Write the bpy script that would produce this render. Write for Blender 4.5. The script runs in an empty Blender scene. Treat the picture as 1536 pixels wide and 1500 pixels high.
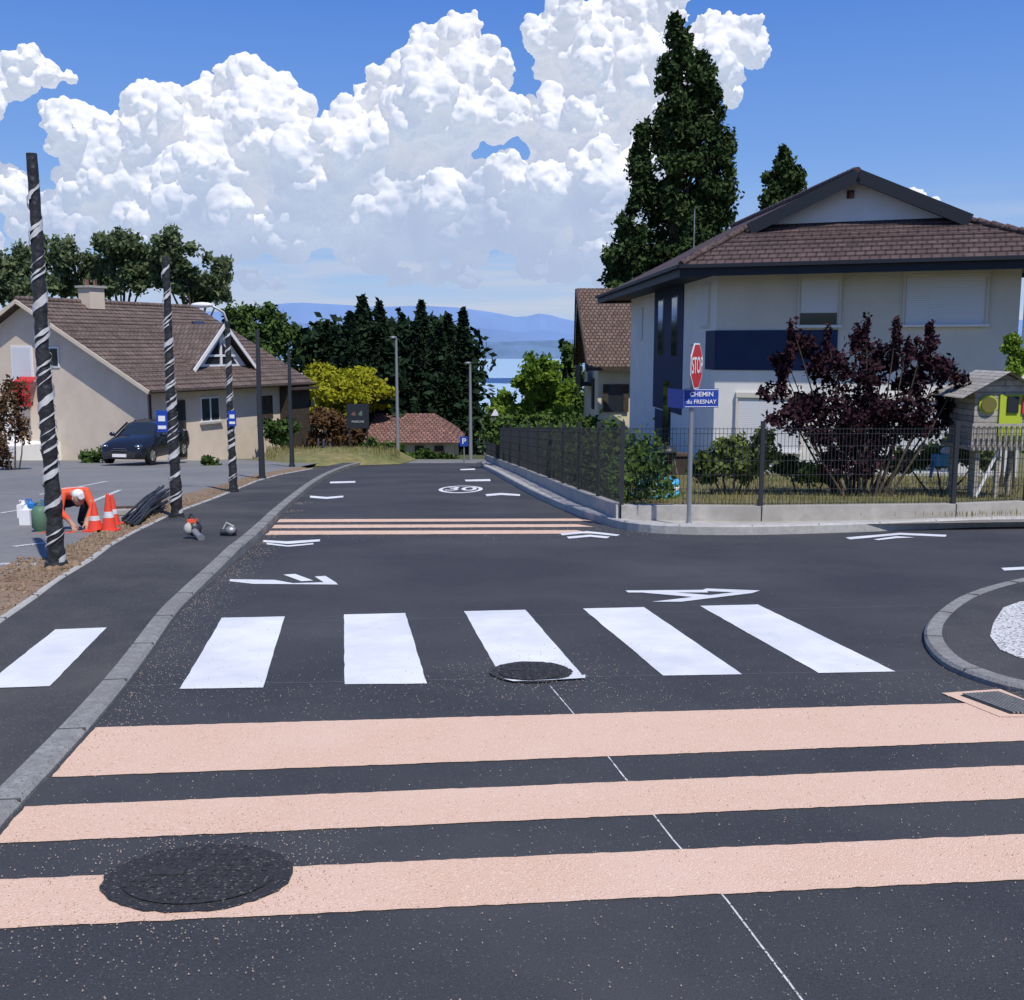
import bpy, math, random, bmesh, numpy as np
from mathutils import Vector, Matrix
sc=bpy.context.scene
sc.view_settings.view_transform='Standard'; sc.view_settings.look='None'; sc.view_settings.exposure=0
random.seed(5); rng=np.random.default_rng(7)
# ---------------------------------------------------------------- terrain
KN=[(-200,10.8),(9,-0.486),(12,-0.68),(50,-3.53),(70,-5.3),(120,-12.3),(300,-40),(1500,-104),(9000,-104),(12000,-104)]
def g(y):
    for (a,za),(b,zb) in zip(KN,KN[1:]):
        if y<=b: return za+(zb-za)*(y-a)/(b-a)
    return KN[-1][1]
def ramp(y):  # kerb upstand: dropped at the crossing, full height further on
    return 0.035 if y<9 else (0.035+(y-9)/3*0.085 if y<12 else 0.12)
# survey: world position on the ground of a sight line (station height 1.7 m, pitch 8.18 deg)
f=1600.; th=math.radians(8.18)
def ray(u,v):
    a=(u-768)/f;b=(750-v)/f
    return (a,math.cos(th)+b*math.sin(th),-math.sin(th)+b*math.cos(th))
def P(u,v,off=None):
    d=ray(u,v); lo,hi=0.5,66
    fo=(lambda y:0) if off is None else (off if callable(off) else (lambda y:off))
    for _ in range(40):
        m=(lo+hi)/2
        if 1.7+m*d[2] < g(m*d[1])+fo(m*d[1]): hi=m
        else: lo=m
    return (hi*d[0],hi*d[1])
def W(u,v,D):
    d=ray(u,v); return Vector((d[0]/d[1]*D,D,1.7+d[2]/d[1]*D))
# ---------------------------------------------------------------- materials
MATS={}
def N(nt,t,**k):
    n=nt.nodes.new(t)
    for a,b in k.items(): setattr(n,a,b)
    return n
def mat(name,col,rough=.85,ns=None,na=.25,bs=None,bd=.01,metal=0,spec=.3,speck=None,rows=None,big=None,rowc=(.3,.75,1.15),det=3):
    m=bpy.data.materials.new(name);m.use_nodes=True;nt=m.node_tree;L=nt.links
    b=nt.nodes['Principled BSDF'];b.inputs['Roughness'].default_value=rough;b.inputs['Metallic'].default_value=metal
    b.inputs['Specular IOR Level'].default_value=spec
    c4=(*col,1)
    geo=N(nt,'ShaderNodeNewGeometry');pos=geo.outputs['Position']
    def mixc(fac,A,B,typ='MIX'):
        x=N(nt,'ShaderNodeMix',data_type='RGBA',blend_type=typ)
        if isinstance(fac,(int,float)): x.inputs[0].default_value=fac
        else: L.new(fac,x.inputs[0])
        for s,vv in ((6,A),(7,B)):
            if isinstance(vv,tuple): x.inputs[s].default_value=vv
            else: L.new(vv,x.inputs[s])
        return x.outputs[2]
    cur=c4
    if ns:
        n=N(nt,'ShaderNodeTexNoise');n.inputs['Scale'].default_value=ns;n.inputs['Detail'].default_value=det;n.inputs['Roughness'].default_value=.65
        L.new(pos,n.inputs['Vector'])
        mr=N(nt,'ShaderNodeMapRange');mr.inputs[1].default_value=.3;mr.inputs[2].default_value=.7;L.new(n.outputs[0],mr.inputs[0])
        cur=mixc(mr.outputs[0],tuple(c*(1-na) for c in col)+(1,),tuple(min(1,c*(1+na)) for c in col)+(1,))
    if big:
        n=N(nt,'ShaderNodeTexNoise');n.inputs['Scale'].default_value=big[0];n.inputs['Detail'].default_value=4;n.inputs['Roughness'].default_value=.66;L.new(pos,n.inputs['Vector'])
        mr=N(nt,'ShaderNodeMapRange');mr.inputs[1].default_value=.38;mr.inputs[2].default_value=.68;L.new(n.outputs[0],mr.inputs[0])
        mr.inputs[4].default_value=big[2] if len(big)>2 else .8
        cur=mixc(mr.outputs[0],cur,(*big[1],1))
    if speck:
        for sc_,thr,sc_col in speck:
            v=N(nt,'ShaderNodeTexVoronoi');v.inputs['Scale'].default_value=sc_;L.new(pos,v.inputs['Vector'])
            sx=N(nt,'ShaderNodeSeparateColor');L.new(v.outputs['Color'],sx.inputs[0])
            mt=N(nt,'ShaderNodeMath',operation='GREATER_THAN');mt.inputs[1].default_value=thr;L.new(sx.outputs[0],mt.inputs[0])
            cur=mixc(mt.outputs[0],cur,(*sc_col,1))
    if rows:
        uv=N(nt,'ShaderNodeUVMap').outputs[0]
        bt=N(nt,'ShaderNodeTexBrick');bt.inputs['Scale'].default_value=1;bt.inputs['Brick Width'].default_value=rows[0];bt.inputs['Row Height'].default_value=rows[1]
        bt.inputs['Mortar Size'].default_value=rows[2];bt.inputs['Mortar Smooth'].default_value=.3;bt.inputs['Bias'].default_value=0
        L.new(uv,bt.inputs['Vector'])
        a_,b_,c_=rowc
        bt.inputs['Color1'].default_value=(b_,b_,b_,1);bt.inputs['Color2'].default_value=(c_,c_,c_,1);bt.inputs['Mortar'].default_value=(a_,a_,a_,1)
        cur=mixc(1.0,cur,bt.outputs[0],'MULTIPLY')
    if isinstance(cur,tuple): b.inputs['Base Color'].default_value=cur
    else: L.new(cur,b.inputs['Base Color'])
    if bs:
        n=N(nt,'ShaderNodeTexNoise');n.inputs['Scale'].default_value=bs;n.inputs['Detail'].default_value=1;L.new(pos,n.inputs['Vector'])
        bp=N(nt,'ShaderNodeBump');bp.inputs['Strength'].default_value=.7;bp.inputs['Distance'].default_value=bd
        L.new(n.outputs[0],bp.inputs['Height']);L.new(bp.outputs[0],b.inputs['Normal'])
    MATS[name]=m;return m
def leafmat(name,c1,c2,tr=.25,ns=.6):
    m=bpy.data.materials.new(name);m.use_nodes=True;nt=m.node_tree;L=nt.links
    for n in list(nt.nodes):
        if n.type!='OUTPUT_MATERIAL': nt.nodes.remove(n)
    out=[n for n in nt.nodes if n.type=='OUTPUT_MATERIAL'][0]
    geo=N(nt,'ShaderNodeNewGeometry')
    n=N(nt,'ShaderNodeTexNoise');n.inputs['Scale'].default_value=ns;n.inputs['Detail'].default_value=1;L.new(geo.outputs['Position'],n.inputs['Vector'])
    mr=N(nt,'ShaderNodeMapRange');mr.inputs[1].default_value=.35;mr.inputs[2].default_value=.65;L.new(n.outputs[0],mr.inputs[0])
    a=N(nt,'ShaderNodeMath',operation='MULTIPLY_ADD');a.inputs[1].default_value=.5;L.new(geo.outputs['Random Per Island'],a.inputs[0])
    h=N(nt,'ShaderNodeMath',operation='MULTIPLY');h.inputs[1].default_value=.5;L.new(mr.outputs[0],h.inputs[0]);L.new(h.outputs[0],a.inputs[2])
    x=N(nt,'ShaderNodeMix',data_type='RGBA');L.new(a.outputs[0],x.inputs[0]);x.inputs[6].default_value=(*c1,1);x.inputs[7].default_value=(*c2,1)
    d=N(nt,'ShaderNodeBsdfDiffuse');L.new(x.outputs[2],d.inputs[0])
    if tr>.21:
        t=N(nt,'ShaderNodeBsdfTranslucent');L.new(x.outputs[2],t.inputs[0])
        mx=N(nt,'ShaderNodeMixShader');mx.inputs[0].default_value=tr;L.new(d.outputs[0],mx.inputs[1]);L.new(t.outputs[0],mx.inputs[2]);L.new(mx.outputs[0],out.inputs[0])
    else: L.new(d.outputs[0],out.inputs[0])
    MATS[name]=m;return m
mat('asphalt_new',(.041,.043,.048),.8,ns=120,na=.4,bs=160,bd=.005,speck=[(230,.988,(.15,.145,.14))],big=(.5,(.074,.074,.075),.85),spec=.35)
mat('asphalt_patch',(.034,.035,.038),.85,ns=80,na=.5,bs=90,bd=.012,speck=[(130,.96,(.17,.145,.125))])
mat('asphalt_faint',(.036,.037,.041),.85,ns=80,na=.4)
mat('asphalt_walk',(.048,.049,.052),.85,ns=90,na=.45,bs=130,bd=.008,speck=[(170,.985,(.2,.18,.16))],big=(.6,(.10,.096,.09),.85))
mat('asphalt_old',(.18,.18,.177),.9,ns=12,na=.2,big=(.25,(.25,.243,.232)))
mat('pink_resin',(.71,.485,.35),.9,ns=130,na=.16,bs=150,bd=.007,speck=[(190,.93,(.82,.64,.51))],big=(1.5,(.75,.53,.40),.8))
mat('paint_white',(.80,.81,.81),.6,ns=2.2,na=.06,big=(1.6,(.64,.66,.67),.95),bs=100,bd=.003)
mat('paint_worn',(.62,.62,.6),.8,ns=25,na=.25,speck=[(80,.8,(.15,.15,.15))])
mat('kerb_stone',(.27,.27,.255),.9,ns=14,na=.25,bs=60,bd=.008,speck=[(120,.9,(.17,.17,.16))],big=(1.3,(.20,.195,.18),.7))
mat('kerb_light',(.46,.45,.42),.9,ns=10,na=.18,bs=60,bd=.006,big=(1.1,(.36,.35,.32),.7))
mat('joint',(.1,.1,.1),.9)
mat('chalk',(.20,.20,.20),.9)
mat('concrete',(.44,.42,.38),.9,ns=5,na=.18,big=(.8,(.33,.31,.27),.8))
mat('dirt',(.23,.155,.10),1,ns=12,na=.4,bs=25,bd=.04,big=(1,(.29,.22,.155)))
mat('meadow',(.10,.10,.04),1,ns=1.2,na=.4,big=(.15,(.06,.09,.03)))
mat('dry_grass',(.22,.19,.08),1,ns=3,na=.35,big=(.5,(.11,.14,.045)))
mat('lawn',(.13,.135,.05),1,ns=3,na=.35,big=(.6,(.24,.19,.10)))
mat('iron',(.035,.034,.034),.75,ns=30,na=.4,spec=.4)
mat('black_plastic',(.025,.025,.027),.5,ns=9,na=.4,bs=14,bd=.03,spec=.5)
mat('tape_white',(.58,.58,.58),.4,ns=12,na=.2)
mat('dark_paint',(.03,.033,.038),.45,spec=.5)
mat('galv',(.38,.39,.4),.45,metal=.6)
mat('wall_cream',(.66,.625,.55),.95,ns=1.2,na=.06)
mat('wall_white',(.78,.77,.73),.95,ns=1.2,na=.05)
mat('wall_beige',(.66,.56,.44),.95,ns=1.0,na=.08)
mat('wall_yellow',(.68,.60,.42),.95,ns=1.0,na=.07)
mat('navy',(.018,.035,.09),.7,ns=2,na=.1)
mat('navy_dark',(.02,.025,.035),.6)
mat('roof_brown',(.105,.072,.068),.8,ns=2,na=.25,rows=(.25,.33,.03),rowc=(.45,.85,1.1))
mat('roof_left',(.165,.122,.105),.85,ns=2,na=.3,rows=(.26,.34,.035),rowc=(.45,.82,1.1))
mat('roof_old',(.16,.11,.085),.9,ns=6,na=.4,rows=(.2,.25,.035))
mat('roof_red',(.25,.135,.11),.9,ns=4,na=.35,rows=(.25,.3,.04))
mat('wood_dark',(.06,.045,.035),.8,ns=6,na=.3)
mat('shutter',(.72,.73,.74),.6,rows=(20,.055,.006),rowc=(.72,1,1))
mat('frame_white',(.8,.8,.8),.5)
mat('glass',(.02,.025,.03),.08,spec=.8)
mat('red',(.55,.02,.025),.45,spec=.5)
mat('sign_blue',(.015,.06,.38),.45,spec=.5)
mat('white',(.82,.82,.82),.5)
mat('cone_red',(.75,.07,.04),.55)
mat('orange',(.85,.12,.05),.8)
mat('skin',(.45,.26,.18),.6)
mat('trouser',(.025,.027,.04),.9)
mat('boot',(.03,.025,.02),.8)
mat('gas_green',(.10,.19,.12),.5)
mat('blue_plastic',(.03,.18,.5),.4)
mat('pool_blue',(.08,.42,.72),.3,spec=.5)
mat('pool_water',(.12,.5,.62),.05,spec=.6)
mat('car_paint',(.012,.014,.02),.15,spec=.7)
mat('tyre',(.015,.015,.015),.8)
mat('chrome',(.6,.6,.6),.2,metal=1)
mat('lime',(.45,.55,.04),.7)
mat('pinkred',(.7,.05,.12),.6)
mat('wood_grey',(.42,.39,.34),.85,ns=8,na=.2,rows=(3,.11,.008))
mat('olive',(.16,.15,.04),.7)
mat('bark',(.09,.07,.05),.95,ns=8,na=.4)
mat('lake',(.36,.50,.62),.5,spec=.2)
mat('grain',(.42,.34,.27),.9)
mat('far_hills',(.12,.20,.32),1,ns=.004,na=.22)  # blue of the distance haze is put into the base colour
mat('mountain',(.17,.27,.48),1,ns=.0015,na=.07)  # aerial perspective painted in as a bluish base colour
leafmat('leaf_poplar',(.02,.038,.016),(.075,.115,.042),.2)
leafmat('leaf_left',(.06,.09,.045),(.22,.28,.14),.3)
leafmat('leaf_mid',(.03,.06,.02),(.10,.16,.045),.2)
leafmat('leaf_conifer',(.010,.022,.014),(.034,.058,.03),.1)
leafmat('leaf_bright',(.09,.17,.02),(.26,.38,.06),.35)
leafmat('leaf_yellow',(.24,.26,.02),(.46,.45,.04),.3)
leafmat('leaf_purple',(.018,.010,.014),(.075,.036,.044),.2)
leafmat('leaf_shrub',(.07,.11,.025),(.22,.27,.08),.3)
leafmat('leaf_red',(.06,.04,.02),(.16,.09,.05),.2)
leafmat('leaf_hedge',(.025,.055,.015),(.10,.16,.04),.2)
leafmat('blade',(.08,.10,.03),(.34,.29,.13),.2,2)
# ---------------------------------------------------------------- mesh builder
def link(o,par=None):
    sc.collection.objects.link(o)
    if par: o.parent=par
    return o
class MB:
    def __init__(s,M=None): s.parts={};s.M=M or Matrix();s.cur='body'
    def _p(s): return s.parts.setdefault(s.cur,([],[],[],[]))
    def add(s,vs,fs,m,smooth=False):
        V,F,Mi,S=s._p();n=len(V)
        for v in vs: V.append(tuple(s.M@Vector(v)))
        for q in fs: F.append([i+n for i in q]);Mi.append(m);S.append(smooth)
    def poly(s,pts,m): s.add(pts,[list(range(len(pts)))],m)
    def box(s,c,d,m,R=None):
        x,y,z=[q/2 for q in d];c=Vector(c)
        vs=[Vector((a*x,b*y,e*z)) for e in(-1,1) for b in(-1,1) for a in(-1,1)]
        if R is not None: vs=[R@v for v in vs]
        s.add([v+c for v in vs],[(0,2,3,1),(4,5,7,6),(0,1,5,4),(2,6,7,3),(0,4,6,2),(1,3,7,5)],m)
    def beam(s,p0,p1,w,h,m):
        p0=Vector(p0);p1=Vector(p1);d=(p1-p0);d.normalize()
        up=Vector((0,0,1)) if abs(d.z)<.95 else Vector((1,0,0))
        a=d.cross(up).normalized();b=a.cross(d).normalized()
        vs=[p+a*(i*w/2)+b*(j*h/2) for p in(p0,p1) for j in(-1,1) for i in(-1,1)]
        s.add(vs,[(0,2,3,1),(4,5,7,6),(0,1,5,4),(2,6,7,3),(0,4,6,2),(1,3,7,5)],m)
    def tube(s,pts,rs,m,n=10,cap=True):
        pts=[Vector(p) for p in pts]
        if not hasattr(rs,'__len__'): rs=[rs]*len(pts)
        vs=[];fs=[]
        d0=(pts[-1]-pts[0])
        if d0.length<1e-4: d0=Vector((1,0,0))
        d0.normalize();up=Vector((0,0,1)) if abs(d0.z)<.9 else Vector((1,0,0))
        for i,p in enumerate(pts):
            d=(pts[min(i+1,len(pts)-1)]-pts[max(i-1,0)]).normalized()
            a=d.cross(up).normalized();b=a.cross(d)
            for k in range(n):
                t=2*math.pi*k/n;vs.append(p+(a*math.cos(t)+b*math.sin(t))*rs[i])
        for i in range(len(pts)-1):
            for k in range(n): fs.append((i*n+k,i*n+(k+1)%n,(i+1)*n+(k+1)%n,(i+1)*n+k))
        s.add(vs,fs,m,True)
        if cap:
            s.add(vs[:n],[tuple(range(n))],m);s.add(vs[-n:],[tuple(range(n))],m)
    def ball(s,c,r,m,sub=2,dist=0):
        b=bmesh.new();bmesh.ops.create_icosphere(b,subdivisions=sub,radius=1)
        if not hasattr(r,'__len__'): r=(r,r,r)
        b.verts.index_update()
        vs=[]
        for v in b.verts:
            k=1+random.uniform(-dist,dist);vs.append((c[0]+v.co.x*r[0]*k,c[1]+v.co.y*r[1]*k,c[2]+v.co.z*r[2]*k))
        s.add(vs,[[v.index for v in fc.verts] for fc in b.faces],m,True);b.free()
    def done(s,name,empty=False,par=None):
        obs=[]
        for pn,(V,F,Mi,S) in s.parts.items():
            me=bpy.data.meshes.new(pn);me.from_pydata(V,[],F)
            names=sorted(set(Mi));idx={n:i for i,n in enumerate(names)}
            for n in names: me.materials.append(MATS[n])
            me.polygons.foreach_set('material_index',[idx[x] for x in Mi]);me.polygons.foreach_set('use_smooth',S)
            b=bmesh.new();b.from_mesh(me);bmesh.ops.recalc_face_normals(b,faces=b.faces);
            uvl=b.loops.layers.uv.new('UVMap')
            for fc in b.faces:
                n=fc.normal;t=Vector((0,0,1)).cross(n)
                t=t.normalized() if t.length>.05 else Vector((1,0,0))
                bb=n.cross(t)
                for l in fc.loops: l[uvl].uv=(l.vert.co.dot(t),l.vert.co.dot(bb))
            b.to_mesh(me);b.free()
            obs.append((pn,me))
        if len(obs)==1 and not empty: return link(bpy.data.objects.new(name,obs[0][1]),par)
        e=link(bpy.data.objects.new(name,None),par)
        for pn,me in obs: link(bpy.data.objects.new(pn,me),e)
        return e
def sheet(name,poly,off,m,sub=None,par=None):
    fo=off if callable(off) else (lambda y:off)
    b=bmesh.new();vs=[b.verts.new((x,y,0)) for x,y in poly];b.faces.new(vs)
    bmesh.ops.triangulate(b,faces=b.faces)
    ys=[k[0] for k in KN]+(sub or [])
    for y in ys:
        if min(p[1] for p in poly)<y<max(p[1] for p in poly):
            bmesh.ops.bisect_plane(b,geom=b.verts[:]+b.edges[:]+b.faces[:],plane_co=(0,y,0),plane_no=(0,1,0))
    bmesh.ops.triangulate(b,faces=b.faces)
    for v in b.verts: v.co.z=g(v.co.y)+fo(v.co.y)
    bmesh.ops.recalc_face_normals(b,faces=b.faces)
    if sum(fc.normal.z for fc in b.faces)<0: bmesh.ops.reverse_faces(b,faces=b.faces)
    me=bpy.data.meshes.new(name);b.to_mesh(me);b.free();me.materials.append(MATS[m])
    return link(bpy.data.objects.new(name,me),par)
def densify(pts,step):
    out=[]
    for a,b in zip(pts,pts[1:]):
        n=max(1,int(math.dist(a,b)/step))
        for i in range(n): out.append((a[0]+(b[0]-a[0])*i/n,a[1]+(b[1]-a[1])*i/n))
    out.append(pts[-1]);return out
def smooth(pts,it=2):
    for _ in range(it):
        o=[pts[0]]
        for a,b in zip(pts,pts[1:]):
            o.append((a[0]*.75+b[0]*.25,a[1]*.75+b[1]*.25));o.append((a[0]*.25+b[0]*.75,a[1]*.25+b[1]*.75))
        o.append(pts[-1]);pts=o
    return pts
def knotify(pts):
    out=[pts[0]]
    for a,b in zip(pts,pts[1:]):
        cr=[]
        for y,_ in KN:
            if (a[1]-y)*(b[1]-y)<0:
                t=(y-a[1])/(b[1]-a[1]);cr.append((t,(a[0]+(b[0]-a[0])*t,y)))
        for t,p in sorted(cr): out.append(p)
        out.append(b)
    return out
def offset(pts,d):
    o=[]
    for i,p in enumerate(pts):
        a=pts[max(i-1,0)];b=pts[min(i+1,len(pts)-1)];dx=b[0]-a[0];dy=b[1]-a[1];l=math.hypot(dx,dy) or 1
        o.append((p[0]-dy/l*d,p[1]+dx/l*d))
    return o
def kerb(name,pts,w,h,m,joint=1.0):
    """pts = road-side line; body extends by w to the left of travel; stones with joints"""
    hf=h if callable(h) else (lambda y:h)
    pts=knotify(pts);ins=offset(pts,w);ch=offset(pts,.02 if w>0 else -.02);mb=MB()
    vs=[];fs=[]
    for p,c,q in zip(pts,ch,ins):
        z=g(p[1]);H=hf(p[1]);vs+=[(p[0],p[1],z-.05),(p[0],p[1],z+H-.015),(c[0],c[1],z+H+.004),(q[0],q[1],z+H+.004),(q[0],q[1],z-.05)]
    for i in range(len(pts)-1):
        for k in range(4): fs.append((i*5+k,i*5+k+1,i*5+5+k+1,i*5+5+k))
    mb.add(vs,fs,m)
    acc=0
    for i in range(len(pts)-1):
        L=math.dist(pts[i],pts[i+1]);t=joint-acc
        while t<L:
            k=t/L;p=[pts[i][j]+(pts[i+1][j]-pts[i][j])*k for j in(0,1)];q=[ins[i][j]+(ins[i+1][j]-ins[i][j])*k for j in(0,1)]
            H=hf(p[1]);zp=g(p[1])+H+.001;zq=g(q[1])+H+.001
            mb.beam((p[0],p[1],zp),(q[0],q[1],zq),.008,.012,'joint');t+=joint
        acc=(acc+L)%joint
    return mb.done(name)
# ---------------------------------------------------------------- camera, sky, sun
cam=bpy.data.cameras.new('camera');co=bpy.data.objects.new('camera',cam);sc.collection.objects.link(co)
cam.sensor_fit='HORIZONTAL';cam.sensor_width=36;cam.lens=36*f/1536;cam.clip_end=60000;cam.clip_start=.05
co.location=(0,0,1.7);co.rotation_euler=(math.radians(90)-th,0,0);sc.camera=co
SUN_EL,SUN_AZ=57,152
w=bpy.data.worlds.new('World');sc.world=w;w.use_nodes=True
nt=w.node_tree;bg=nt.nodes['Background'];L=nt.links
sky=N(nt,'ShaderNodeTexSky');sky.sky_type='NISHITA';sky.sun_disc=False
sky.sun_elevation=math.radians(SUN_EL);sky.sun_rotation=math.radians(SUN_AZ);sky.air_density=1;sky.dust_density=.4;sky.ozone_density=2
tc=N(nt,'ShaderNodeTexCoord');sx=N(nt,'ShaderNodeSeparateXYZ');L.new(tc.outputs['Generated'],sx.inputs[0])
cr=N(nt,'ShaderNodeValToRGB');L.new(sx.outputs[2],cr.inputs[0]);e=cr.color_ramp
st=[(0,(.48,.60,.82)),(.035,(.41,.56,.82)),(.09,(.30,.49,.85)),(.17,(.18,.37,.82)),(.30,(.08,.235,.73)),(.7,(.04,.13,.48))]
e.elements[0].position=0;e.elements[0].color=(*st[0][1],1);e.elements[1].position=st[-1][0];e.elements[1].color=(*st[-1][1],1)
for p,c in st[1:-1]: q=e.elements.new(p);q.color=(*c,1)
sc10=N(nt,'ShaderNodeVectorMath',operation='SCALE');sc10.inputs['Scale'].default_value=10;L.new(cr.outputs[0],sc10.inputs[0])
mx=N(nt,'ShaderNodeMix',data_type='RGBA');mx.inputs[0].default_value=.88;L.new(sky.outputs[0],mx.inputs[6]);L.new(sc10.outputs[0],mx.inputs[7])
mp=N(nt,'ShaderNodeMapping');mp.inputs['Scale'].default_value=(4,4,38);L.new(tc.outputs['Generated'],mp.inputs[0])
nz=N(nt,'ShaderNodeTexNoise');nz.inputs['Scale'].default_value=1.0;nz.inputs['Detail'].default_value=6;nz.inputs['Roughness'].default_value=.6;L.new(mp.outputs[0],nz.inputs['Vector'])
m1=N(nt,'ShaderNodeMapRange');m1.inputs[1].default_value=.42;m1.inputs[2].default_value=.66;L.new(nz.outputs[0],m1.inputs[0])
m2=N(nt,'ShaderNodeMapRange');m2.inputs[1].default_value=.14;m2.inputs[2].default_value=.07;L.new(sx.outputs[2],m2.inputs[0])
mm=N(nt,'ShaderNodeMath',operation='MULTIPLY');L.new(m1.outputs[0],mm.inputs[0]);L.new(m2.outputs[0],mm.inputs[1])
mx2=N(nt,'ShaderNodeMix',data_type='RGBA');L.new(mm.outputs[0],mx2.inputs[0]);L.new(mx.outputs[2],mx2.inputs[6]);mx2.inputs[7].default_value=(5.6,6.2,7.5,1)
L.new(mx2.outputs[2],bg.inputs[0]);bg.inputs[1].default_value=.1
Ld=bpy.data.lights.new('sun','SUN');Ld.energy=4.1;Ld.angle=math.radians(.5);Ld.color=(1,.95,.88)
lo=link(bpy.data.objects.new('sun',Ld))
el=math.radians(SUN_EL);az=math.radians(SUN_AZ)
lo.rotation_euler=Vector((math.sin(az)*math.cos(el),math.cos(az)*math.cos(el),math.sin(el))).to_track_quat('Z','Y').to_euler()
# ---------------------------------------------------------------- cumulus
CL=[(110,185,38),(60,330,50),(150,300,70),(150,220,60),(200,260,80),(250,190,60),(290,165,45),(330,180,70),(370,125,48),(400,160,60),(380,230,100),(450,160,30),(300,290,100),(440,250,80),(480,210,45),(500,300,90),(560,170,50),(540,240,80),(600,130,55),(640,90,50),(680,80,60),(720,120,60),(660,180,90),(620,260,90),(740,180,50),(810,70,35),(850,50,45),(860,110,60),(900,40,48),(940,30,50),(985,30,40),(900,120,80),(960,100,75),(850,190,55),(830,250,45),(880,220,80),(900,300,80),(780,290,34),(700,300,60),(640,320,90),(760,330,60),(830,360,60),(900,370,55),(560,360,60),(430,345,60),(330,350,60),(240,345,55),(120,345,45),(700,370,45),(1050,65,42),(1100,65,44),(1130,80,28),(1080,110,38),(1095,145,22),(1040,120,55),(1010,180,65),(980,260,60),(960,330,55),(800,180,40),(820,300,60),(760,260,34),(720,262,30),
(45,125,38),(70,105,30),(100,125,22),(25,140,25),(0,170,34),(125,125,14),(-30,150,40),(0,255,25),(20,270,24),(-30,280,40),(30,300,34),(1385,297,17),(1402,303,13),(1372,290,10),
(370,420,26),(410,425,20),(330,418,16),(650,410,30),(700,418,24),(600,415,22),(800,400,36),(850,410,30),(910,420,30),(40,385,24),(-10,380,30)]
def icos(sub):
    b=bmesh.new();bmesh.ops.create_icosphere(b,subdivisions=sub,radius=1);b.verts.index_update()
    v=np.array([x.co[:] for x in b.verts]);q=np.array([[x.index for x in fc.verts] for fc in b.faces]);b.free();return v,q
sv,sf=icos(2)
r3=np.random.default_rng(3);S=[]
for u,v,r in CL:
    r*=.86;c=np.array([(u-768)*1.82,3000+r3.uniform(-60,60),(520-v)*1.79]);R=r*1.8;S.append((c,R*.95))
    for i in range(16):
        n=r3.normal(size=3);n[1]=-abs(n[1])*.8;n/=np.linalg.norm(n)
        if n[2]<-.4:n[2]*=-.5
        r2=R*r3.uniform(.2,.45);c2=c+n*R*.86;S.append((c2,r2))
        for j in range(5):
            m=r3.normal(size=3)+n*.7;m/=np.linalg.norm(m);S.append((c2+m*r2*.85,r2*r3.uniform(.25,.48)))
V=np.concatenate([sv*R*(1,.8,1 if c[2]>230 else .55)+c for c,R in S]);F=np.concatenate([sf+i*len(sv) for i in range(len(S))])
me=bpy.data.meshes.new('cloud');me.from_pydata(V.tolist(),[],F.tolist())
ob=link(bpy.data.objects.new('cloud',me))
m=ob.modifiers.new('r','REMESH');m.mode='VOXEL';m.voxel_size=5.5;m.use_smooth_shade=True
m=ob.modifiers.new('s','SMOOTH');m.factor=.5;m.iterations=3
for sc_,st_ in ((90,40),(28,17),(10,7)):
    t=bpy.data.textures.new('t','CLOUDS');t.noise_scale=sc_;t.noise_depth=3
    m=ob.modifiers.new('d','DISPLACE');m.texture=t;m.strength=st_;m.texture_coords='GLOBAL';m.mid_level=.5
mt=bpy.data.materials.new('cloud');mt.use_nodes=True;nt=mt.node_tree;L=nt.links
for n in list(nt.nodes):
    if n.type!='OUTPUT_MATERIAL': nt.nodes.remove(n)
out=[n for n in nt.nodes if n.type=='OUTPUT_MATERIAL'][0]
geo=N(nt,'ShaderNodeNewGeometry');sp=N(nt,'ShaderNodeSeparateXYZ');L.new(geo.outputs['Position'],sp.inputs[0])
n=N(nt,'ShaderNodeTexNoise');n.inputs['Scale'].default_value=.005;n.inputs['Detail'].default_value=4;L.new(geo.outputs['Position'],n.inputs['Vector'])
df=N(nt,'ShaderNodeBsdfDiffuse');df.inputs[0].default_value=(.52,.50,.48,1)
em=N(nt,'ShaderNodeEmission');em.inputs[0].default_value=(.35,.375,.43,1);em.inputs[1].default_value=1  # added glow standing in for light scattered inside the cloud, lifts shaded sides
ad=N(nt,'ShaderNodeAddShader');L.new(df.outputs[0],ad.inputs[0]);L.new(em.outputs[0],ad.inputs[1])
hz=N(nt,'ShaderNodeEmission');hz.inputs[0].default_value=(.42,.52,.73,1)  # sky-coloured haze painted as emission, blended in towards the cloud base
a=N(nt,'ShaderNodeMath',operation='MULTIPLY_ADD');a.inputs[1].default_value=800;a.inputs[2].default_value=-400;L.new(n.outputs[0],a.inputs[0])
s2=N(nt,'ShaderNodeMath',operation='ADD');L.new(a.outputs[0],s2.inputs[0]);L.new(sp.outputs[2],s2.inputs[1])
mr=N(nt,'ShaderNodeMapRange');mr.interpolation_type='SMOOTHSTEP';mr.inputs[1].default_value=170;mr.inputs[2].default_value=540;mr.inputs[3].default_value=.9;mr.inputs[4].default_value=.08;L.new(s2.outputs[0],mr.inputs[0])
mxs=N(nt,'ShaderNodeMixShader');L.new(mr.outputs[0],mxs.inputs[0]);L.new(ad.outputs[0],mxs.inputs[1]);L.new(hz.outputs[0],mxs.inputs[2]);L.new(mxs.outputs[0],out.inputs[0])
me.materials.append(mt)
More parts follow.
